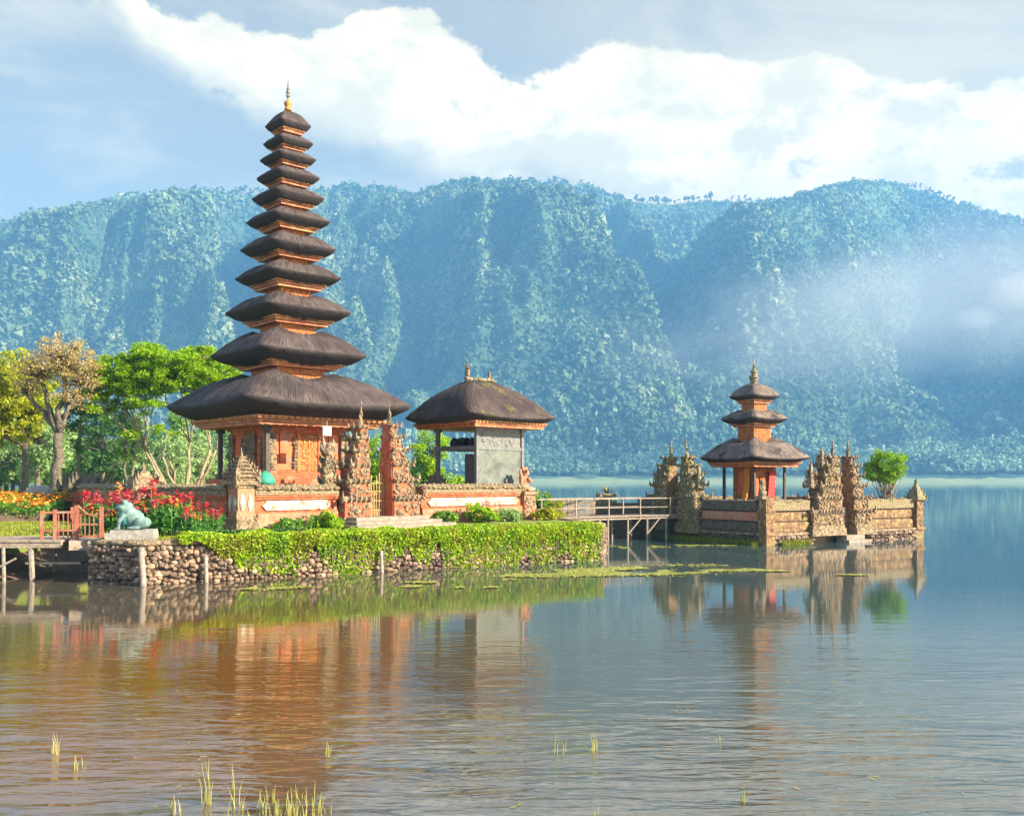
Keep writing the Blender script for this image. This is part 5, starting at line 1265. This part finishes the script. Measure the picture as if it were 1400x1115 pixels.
# low clipped edging behind the wall top on the left
le = MB(); gl = np.random.default_rng(93); q = gl.random(6000); w2 = gl.uniform(-.16, .16, 6000)
C = np.stack([.8 + 3.6 * q, w2, .02 + .22 * gl.random(6000)], 1)
o = empty('low_hedge', (-9.9, 26.0, TZ), math.atan2(dv[1], dv[0]), 'low dark clipped hedge edging behind the bare stone wall', 'hedge'); leaves_mesh('foliage', C, .08, M['leaf_dark'], o, 94)
b = MB(); b.box((2.6, 0, -.02), (3.5, .2, .16)); b.build('stems', M['barkgreen'], o)

# ------------------------------------------------------------------ cannas
def canna(seed, flower, h):
    r_ = random.Random(seed); o = empty('canna', (0, 0, 0)); st = MB(); lv = MB(); fl = MB()
    for k in range(r_.randint(3, 5)):
        x, y = r_.uniform(-.16, .16), r_.uniform(-.16, .16); hh = h * r_.uniform(.75, 1.05); tx, ty = x + r_.uniform(-.12, .12), y + r_.uniform(-.12, .12)
        st.tube([(x, y, -.05), ((x + tx) / 2, (y + ty) / 2, hh * .5), (tx, ty, hh)], [.018, .014, .008], 5)
        for j in range(6):
            a_ = r_.uniform(0, 6.28); z = hh * (.12 + .11 * j); L = r_.uniform(.34, .52) * (1 - .05 * j); wdt = L * .20; ca, sa = math.cos(a_), math.sin(a_)
            px_, py_ = x + (tx - x) * z / hh, y + (ty - y) * z / hh; vs = []
            for i in range(5):
                t = i / 4; wq = wdt * math.sin(math.pi * (.12 + .88 * t)) + .004; rr = L * t * .80; zz = z + L * (.75 * t - .45 * t * t)
                for e in (-1, 0, 1): vs.append((px_ + ca * rr - sa * e * wq, py_ + sa * rr + ca * e * wq, zz + (.04 if e else 0) * 1))
            lv.add(vs, [(i * 3 + e, i * 3 + e + 1, i * 3 + e + 4, i * 3 + e + 3) for i in range(4) for e in (0, 1)])
        for j in range(11):
            a_ = r_.uniform(0, 6.28); L = r_.uniform(.07, .14); c = Vector((tx, ty, hh + r_.uniform(-.08, .2))); dd = Vector((math.cos(a_), math.sin(a_), r_.uniform(-.2, .9))).normalized(); sd_ = dd.cross(Vector((0, 0, 1))).normalized() * L * .42
            fl.add([c, c + dd * L * .5 + sd_, c + dd * L, c + dd * L * .5 - sd_], [(0, 1, 2, 3)])
    st.build('stem', M['canna'], o); tag(lv.build('leaves', M['canna'], o), kind='stuff'); tag(fl.build('flowers', M[flower], o), kind='stuff')
    return o
kinds = [('red_fl', 'red flowering canna in the bed beside the frog statue'), ('red_fl', 'red flowering canna in the bed beside the frog statue'), ('pink_fl', 'pink flowering canna in the bed beside the frog statue'), ('orange_fl', 'orange flowering canna in the bed beside the frog statue'), ('red_fl', 'red flowering canna in the bed beside the frog statue')]
pro = [canna(200 + i, f, 1.0) for i, (f, _) in enumerate(kinds)]; used = set(); rg = random.Random(17)
def plant_canna(x, y, kk, s_, lab=None, grp='cannas in the bed beside the frog statue'):
    o = pro[kk] if kk not in used else copy_tree(pro[kk]); used.add(kk)
    o.location = (x, y, TZ); o.rotation_euler = (0, 0, rg.uniform(0, 6.28)); o.scale = (s_ * 1.05, s_ * 1.05, s_)
    tag(o, lab or kinds[kk][1], 'flowering plant', grp if not lab else lab + ' group')
    return o
for i in range(48):
    t = rg.random(); px = 112 + 190 * t; d = rg.uniform(27.6, 30.6)
    hmax = np.interp(px, [112, 150, 210, 240, 262, 300], [1.15, 1.2, 1.55, 1.5, 1.05, .85])
    x, y = (px - 700) / FPX * d, d
    v_ = Vector((x, y, 0)) - W0
    if v_.dot(wd) > -.35 : continue
    plant_canna(x, y, rg.choices(range(5), [3, 3, 2, 2, 3])[0], hmax * rg.uniform(.72, 1.0) * (1.0 if d > 28.6 else .72))
for i, (s0, kk, s_) in enumerate(((2.0, 3, .62), (2.5, 0, .75), (2.95, 2, .66), (3.35, 4, .5), (1.35, 0, .38), (.7, 4, .36), (7.6, 3, .42), (8.5, 0, .5), (9.6, 4, .72), (10.2, 2, .78), (10.9, 0, .62), (12.3, 3, .5), (13.2, 0, .48))):
    o = plant_canna(*wl(s0, -.75 - .25 * rg.random())[:2], kk, s_, None, 'cannas along the foot of the white wall')
    o['label'] = {'red_fl': 'red', 'pink_fl': 'pink', 'orange_fl': 'orange'}[kinds[kk][0]] + ' flowering canna at the foot of the white panelled wall'
for i, (s0, n0, w_, mt, lab) in enumerate(((2.6, -1.0, .62, 'leaf_bright', 'bright leafy clump at the foot of the wall left of the steps'), (1.2, -.9, .4, 'leaf_mid', 'small leafy clump near the carved corner pillar'), (9.9, -1.0, .72, 'leaf_bright', 'largest bright leafy clump right of the steps under the white wall'), (8.0, -.95, .46, 'leaf_mid', 'small leafy clump just right of the stone steps'), (11.6, -.9, .5, 'leaf_pale', 'pale clump under the right end of the white wall'), (13.5, -1.1, .55, 'leaf_yellow', 'yellow green clump at the foot of the guardian pillar'))):
    shrub('leafy_clump', lab, 'plant', wl(s0, n0, TZ), [(0, 0, w_ * .5, w_, w_ * .8, w_ * .62), (w_ * .5, 0, w_ * .3, w_ * .6, w_ * .6, w_ * .4)], mt, 120 + i, 34, 44, .18, .14)

# ------------------------------------------------------------------ marigold bed and grass at the far left
bd_ = MB(); vs = []; fs = []
for i in range(12):
    for j, (dy, zz) in enumerate(((0, TZ - .05), (.4, TZ + .30), (5.5, TZ + .75), (7.5, TZ + .1))): vs.append((-29 + .95 * i, 37.6 + dy + .25 * math.sin(i * 1.3), zz))
for i in range(11):
    for j in range(3): fs.append((i * 4 + j, (i + 1) * 4 + j, (i + 1) * 4 + j + 1, i * 4 + j + 1))
bd_.add(vs, fs); tag(bd_.build('flower_bed_soil', M['soil'], None, True), 'raised soil of the marigold bed', 'soil', kind='structure')
g = np.random.default_rng(130); n_ = 26000; x = g.uniform(-29, -18.6, n_); y = 37.8 + 6.6 * g.random(n_); zb = TZ + np.interp(y - 37.6, [0, .4, 5.5, 7.5], [0, .3, .75, .1]); hh = .55 * fbm(x * 1.5, y * 1.5, 3, 3) + .12
o = leaves_mesh('marigold_foliage', np.stack([x, y, zb + hh * g.random(n_)], 1), .13, M['leaf_mid'], None, 131); tag(o, 'green foliage of the bedding marigolds', 'foliage', kind='stuff')
kp = g.random(n_) < .11 * np.clip(2.2 * fbm(x * .8, y * 2.2, 3, 9) - .45, 0, 1) * 1.6
xs, ys, zs_ = x[kp], y[kp], (zb + hh)[kp]
for mt, sel, nm, lab in (('orange_fl', g.random(kp.sum()) < .72, 'marigold_blooms', 'orange marigold blooms massed in the bed'), ('yellow_fl', None, 'yellow_blooms', 'yellow blooms among the marigolds')):
    sl = sel if sel is not None else ~last; last = sl
    c = np.stack([xs[sl], ys[sl], zs_[sl] + .06], 1); c = np.repeat(c, 3, 0) + g.uniform(-.03, .03, (3 * sl.sum(), 3))
    tag(leaves_mesh(nm, c, .11, M[mt], None, 140, aspect=.95, up=1.), lab, 'flowers', kind='stuff')
# grass blades along the terrace and the banks
def blades(name, P, hgt, material, label, seed=0, lean=.5, kind='stuff', parent=None, wdt=.012):
    g = np.random.default_rng(seed); P = np.asarray(P, float); n = len(P); a_ = g.random(n) * 6.283; h_ = (hgt * g.uniform(.5, 1.3, n))
    sd_ = np.stack([np.cos(a_), np.sin(a_), 0 * a_], 1) * wdt; ld = np.stack([-np.sin(a_), np.cos(a_), 0 * a_], 1) * (lean * h_ * g.uniform(.1, 1, n))[:, None]
    up = np.stack([0 * h_, 0 * h_, h_], 1)
    V = np.stack([P - sd_, P + sd_, P + sd_ * .7 + up * .6 + ld * .35, P - sd_ * .7 + up * .6 + ld * .35, P + up + ld], 1).reshape(-1, 3)
    b = np.arange(n) * 5
    F4 = np.stack([b, b + 1, b + 2, b + 3], 1); F3 = np.stack([b + 3, b + 2, b + 4], 1)
    o = mesh_np(name, V, [F4, F3], material, parent)
    if kind: tag(o, label, 'grass', kind=kind)
    return o
g = np.random.default_rng(150); n_ = 26000; x = g.uniform(-24, -12.4, n_); y = g.uniform(27.7, 38, n_); kp = (y > np.interp(x, [-24, -14.9, -14.1, -12.6], [26.6, 27.7, 31.8, 32.4]))
P1 = np.stack([x, y, np.full(n_, TZ - .01)], 1)[kp]
n_ = 14000; q = g.random(n_) * LL; w2 = g.uniform(-2.2, -.1, n_); P2 = np.stack([A_[0] + dv[0] * q + nv[0] * w2, A_[1] + dv[1] * q + nv[1] * w2, np.full(n_, TZ - .01)], 1)
blades('lawn_grass', np.concatenate([P1, P2]), .085, M['grassblade'], 'short sunlit grass on the temple terrace', 151)
n_ = 5000; q = g.random(n_); x = -22 + 7.2 * q; P3_ = np.stack([x, np.interp(x, [-160, -14.9], [24, 27.6]) - g.uniform(-.1, .25, n_), g.uniform(-.1, 1.05, n_)], 1)
P4 = np.stack([g.uniform(-15.0, -12.0, 2600), g.uniform(29, 32.3, 2600), g.uniform(-.1, .2, 2600)], 1); P4 = P4[P4[:, 1] > np.interp(P4[:, 0], [-15, -14.1, -12.6, -11.8], [28, 31, 31.6, 29])]
blades('bank_grass', np.concatenate([P3_, P4]), .38, M['grassblade'], 'long green grass hanging on the shaded bank under the landing stage', 152, .9)
# muddy spit and weeds under the landing stage
md = MB(); md.add([(-16.5, 26.6, -.2), (-14.2, 26.4, .05), (-12.4, 27.2, -.25), (-12.2, 30, .02), (-13.2, 32.3, .5), (-14.3, 31.5, .75), (-15.2, 27.8, .8)], [(0, 1, 6), (1, 2, 3), (1, 3, 4), (1, 4, 5), (1, 5, 6)])
tag(md.build('muddy_bank', M['soil'], None, True), 'brown muddy bank under the landing stage', 'bank', kind='structure')
# islet waterside weeds
n_ = 1500; q = g.random(n_); P5 = np.stack([*(np.array(il(0, 0))[:2][:, None] + np.array(iv)[:2][:, None] * (q * 6.2) - np.array(iu)[:2][:, None] * (.15 + .5 * g.random(n_))), np.full(n_, -.02)], 1)
q = g.random(500); P6 = np.stack([*(np.array(il(.6, 0))[:2][:, None] + np.array(iu)[:2][:, None] * (q * 1.8) - np.array(iv)[:2][:, None] * (.25 + .2 * g.random(500))), np.full(500, -.02)], 1)
blades('waterside_weeds', np.concatenate([P5, P6]), .24, M['grassblade'], 'green weeds along the foot of the islet wall', 153, .8)

# ------------------------------------------------------------------ floating duckweed
def duckweed(name, label, strips, n, seed):
    g = np.random.default_rng(seed); C = []
    for (x0, y0, x1, y1, w_, wt) in strips:
        m_ = int(n * wt); t = g.random(m_); c = np.stack([x0 + (x1 - x0) * t, y0 + (y1 - y0) * t], 1)
        wid = w_ * np.sin(np.pi * np.clip(t, .02, .98)) ** .6
        c[:, 1] += g.normal(size=m_) * wid * .5; c[:, 0] += g.normal(size=m_) * .12
        k = fbm(c[:, 0] * 1.1, c[:, 1] * .8, 3, seed); C.append(c[k > .44])
    C = np.concatenate(C); n = len(C); r_ = g.uniform(.028, .062, n); a0 = g.random(n) * 6.283
    ang = a0[:, None] + np.arange(6)[None, :] * math.pi / 3
    V = np.stack([C[:, None, 0] + np.cos(ang) * r_[:, None], C[:, None, 1] + np.sin(ang) * r_[:, None], .006 + g.uniform(0, .02, (n, 6)) + g.uniform(0, .012, (n, 1))], -1).reshape(-1, 3)
    b = np.arange(n) * 6; F = np.stack([np.stack([b, b + 1, b + 2, b + 3], 1), np.stack([b, b + 3, b + 4, b + 5], 1)], 1).reshape(-1, 4)
    tag(mesh_np(name, V, F, M['weed']), label, 'water plants', kind='stuff')
def wp(px, y): d = EYE * FPX / (y - HORY); return ((px - 700) / FPX * d, d)
def strip(px0, y0, px1, y1, w_, wt): return (*wp(px0, y0), *wp(px1, y1), w_, wt)
duckweed('duckweed_mat', 'long pale green duckweed mat floating before the islet', [strip(690, 788, 900, 778, 1.0, .34), strip(800, 780, 1050, 776, 1.2, .40), strip(780, 787, 960, 783, .5, .14), strip(940, 777, 1075, 781, .4, .08)], 15000, 160)
duckweed('duckweed_patch', 'small duckweed patches floating by the creeper hedge', [strip(558, 802, 670, 803, .5, .5), strip(560, 796, 610, 796, .3, .2), strip(330, 806, 420, 803, .3, .15), strip(640, 794, 700, 792, .25, .15)], 3600, 161)
duckweed('duckweed_fringe', 'thin duckweed fringe under the footbridge and islet wall', [strip(820, 748, 910, 747, .8, .6), strip(1150, 786, 1180, 786, .2, .05), strip(905, 746, 1000, 746, .5, .35)], 3200, 162)
# ------------------------------------------------------------------ reeds standing in the foreground water
def reeds(px, y, hpx, n, seed, label, spread=.10, leaf=True):
    x, d = wp(px, y); r_ = random.Random(seed); h_ = hpx / FPX * d
    n = max(2, int(n * .8)); o = empty('reed_clump', (x, d, 0), 0, label, 'reeds'); b = MB()
    for i in range(n):
        a_ = r_.uniform(0, 6.28); q = r_.random() * spread; hh = h_ * r_.uniform(.45, 1.05); bx, by = math.cos(a_) * q, math.sin(a_) * q; lx = r_.uniform(-.22, .22) * hh; ly = r_.uniform(-.2, .2) * hh
        b.tube([(bx, by, -.35), (bx + lx * .3, by + ly * .3, hh * .5), (bx + lx, by + ly, hh)], [.0045, .004, .0012], 4)
    b.build('stalks', M['drygrass'], o)
    if leaf:
        pts = [(r_.uniform(-spread, spread), r_.uniform(-spread, spread), 0) for i in range(n)]
        tag(blades('blades', pts, h_ * .55, M['drygrass'], None, seed, .9, None, o, .0035), kind='stuff')
    return o
for i, (px, y, hp_, n, sp, lab) in enumerate(((285, 1098, 62, 12, .05, 'tall pale reed tuft left of the brown reflection'), (322, 1100, 52, 5, .04, 'thin bent reed at the left edge of the brown reflection'), (372, 1112, 34, 44, .42, 'wide low reed clump at the bottom edge of the picture'), (425, 1114, 30, 14, .16, 'short reed clump right of the wide low one'), (76, 1030, 30, 7, .06, 'small reed tuft furthest left in the open water'), (108, 1050, 20, 6, .08, 'sparse broken stalks right of the furthest left tuft'), (240, 1112, 26, 5, .08, 'few crossed stalks at the bottom left'), (448, 1032, 22, 3, .04, 'lone forked stalk in the brown reflection'), (768, 1030, 30, 5, .10, 'reddish crossed stalks left of the green pair'), (811, 1026, 34, 6, .05, 'upright green stalks in the middle of the grey water'), (1016, 1096, 24, 2, .03, 'single thin stalk on the bottom right water'), (983, 1014, 14, 3, .05, 'tiny stalk tips far out on the right water'), (815, 1114, 20, 3, .04, 'thin stalks at the bottom centre edge'))):
    reeds(px, y, hp_, n, 300 + i, lab, sp)

# bits of floating leaf and straw on the near water
g = np.random.default_rng(410); n_ = 130; x = g.uniform(-4.4, 4.4, n_); y = g.uniform(7.8, 15, n_); kp = vn(x * .9, y * .5, 41) > .48; x, y = x[kp], y[kp]; n_ = len(x); a_ = g.random(n_) * 6.28; L = g.uniform(.012, .05, n_)
V = np.stack([np.stack([x + np.cos(a_ + q) * L * k, y + np.sin(a_ + q) * L * k, np.full(n_, .008)], 1) for q, k in ((0, 1), (1.57, .3), (3.14, 1), (4.71, .3))], 1).reshape(-1, 3)
tag(mesh_np('floating_debris', V, np.arange(n_ * 4).reshape(n_, 4), M['drygrass']), 'bits of straw and leaf floating on the near water', 'debris', kind='stuff')
# ------------------------------------------------------------------ mist bank hanging on the right slopes
m, t, p = mat('mist_air'); t.n.remove(p)
co = obj_co(t)
ln = t.new('ShaderNodeVectorMath', operation='LENGTH'); t.put(ln.inputs[0], t.scale(co, (1 / 600., 1 / 140., 1 / 130.)))
n = t.noise(t.scale(co, (1 / 150., 1 / 150., 1 / 80.)), 1, 4, .6)
dn = t.m('MULTIPLY', t.mr(t.m('ADD', ln.outputs['Value'], t.m('MULTIPLY', n, .9)), 1.45, .70), .0045)
pv = t.new('ShaderNodeVolumePrincipled'); pv.inputs['Color'].default_value = (1.0, .95, .88, 1); t.put(pv.inputs['Density'], dn); pv.inputs['Anisotropy'].default_value = -.55
t.l.new(pv.outputs[0], t.n['Material Output'].inputs['Volume'])
puff = m.copy(); puff.name = 'cloud_puff_air'; t = NT(puff.node_tree)
for q in t.n:
    if q.type == 'MAPPING' and abs(q.inputs['Scale'].default_value[0] - 1 / 600.) < 1e-5: q.inputs['Scale'].default_value = (1 / 62., 1 / 45., 1 / 34.)
    elif q.type == 'MAPPING': q.inputs['Scale'].default_value = (1 / 26., 1 / 26., 1 / 20.)
    elif q.type == 'MATH' and abs(q.inputs[1].default_value - .0045) < 1e-6: q.inputs[1].default_value = .022
for (x, z, s_) in ((705, 262, 1.0), (640, 226, .6)):
    pb = MB(); pb.lump((0, 0, 0), (75, 50, 42), 3, 0); o = pb.build('mist_puff', puff, None, True); o.location = (x, 1310, z); o.scale = (s_, s_, s_); tag(o, 'small white cloud puff before the right hand slope', 'cloud', kind='stuff')
mb = MB(); mb.lump((0, 0, 0), (620, 150, 140), 3, 0); o = mb.build('mist', m, None, True); o.location = (640, 1330, 255); o.rotation_euler = (0, R(-9), 0); tag(o, 'bank of pale mist hanging before the right hand slopes', 'mist', kind='stuff')
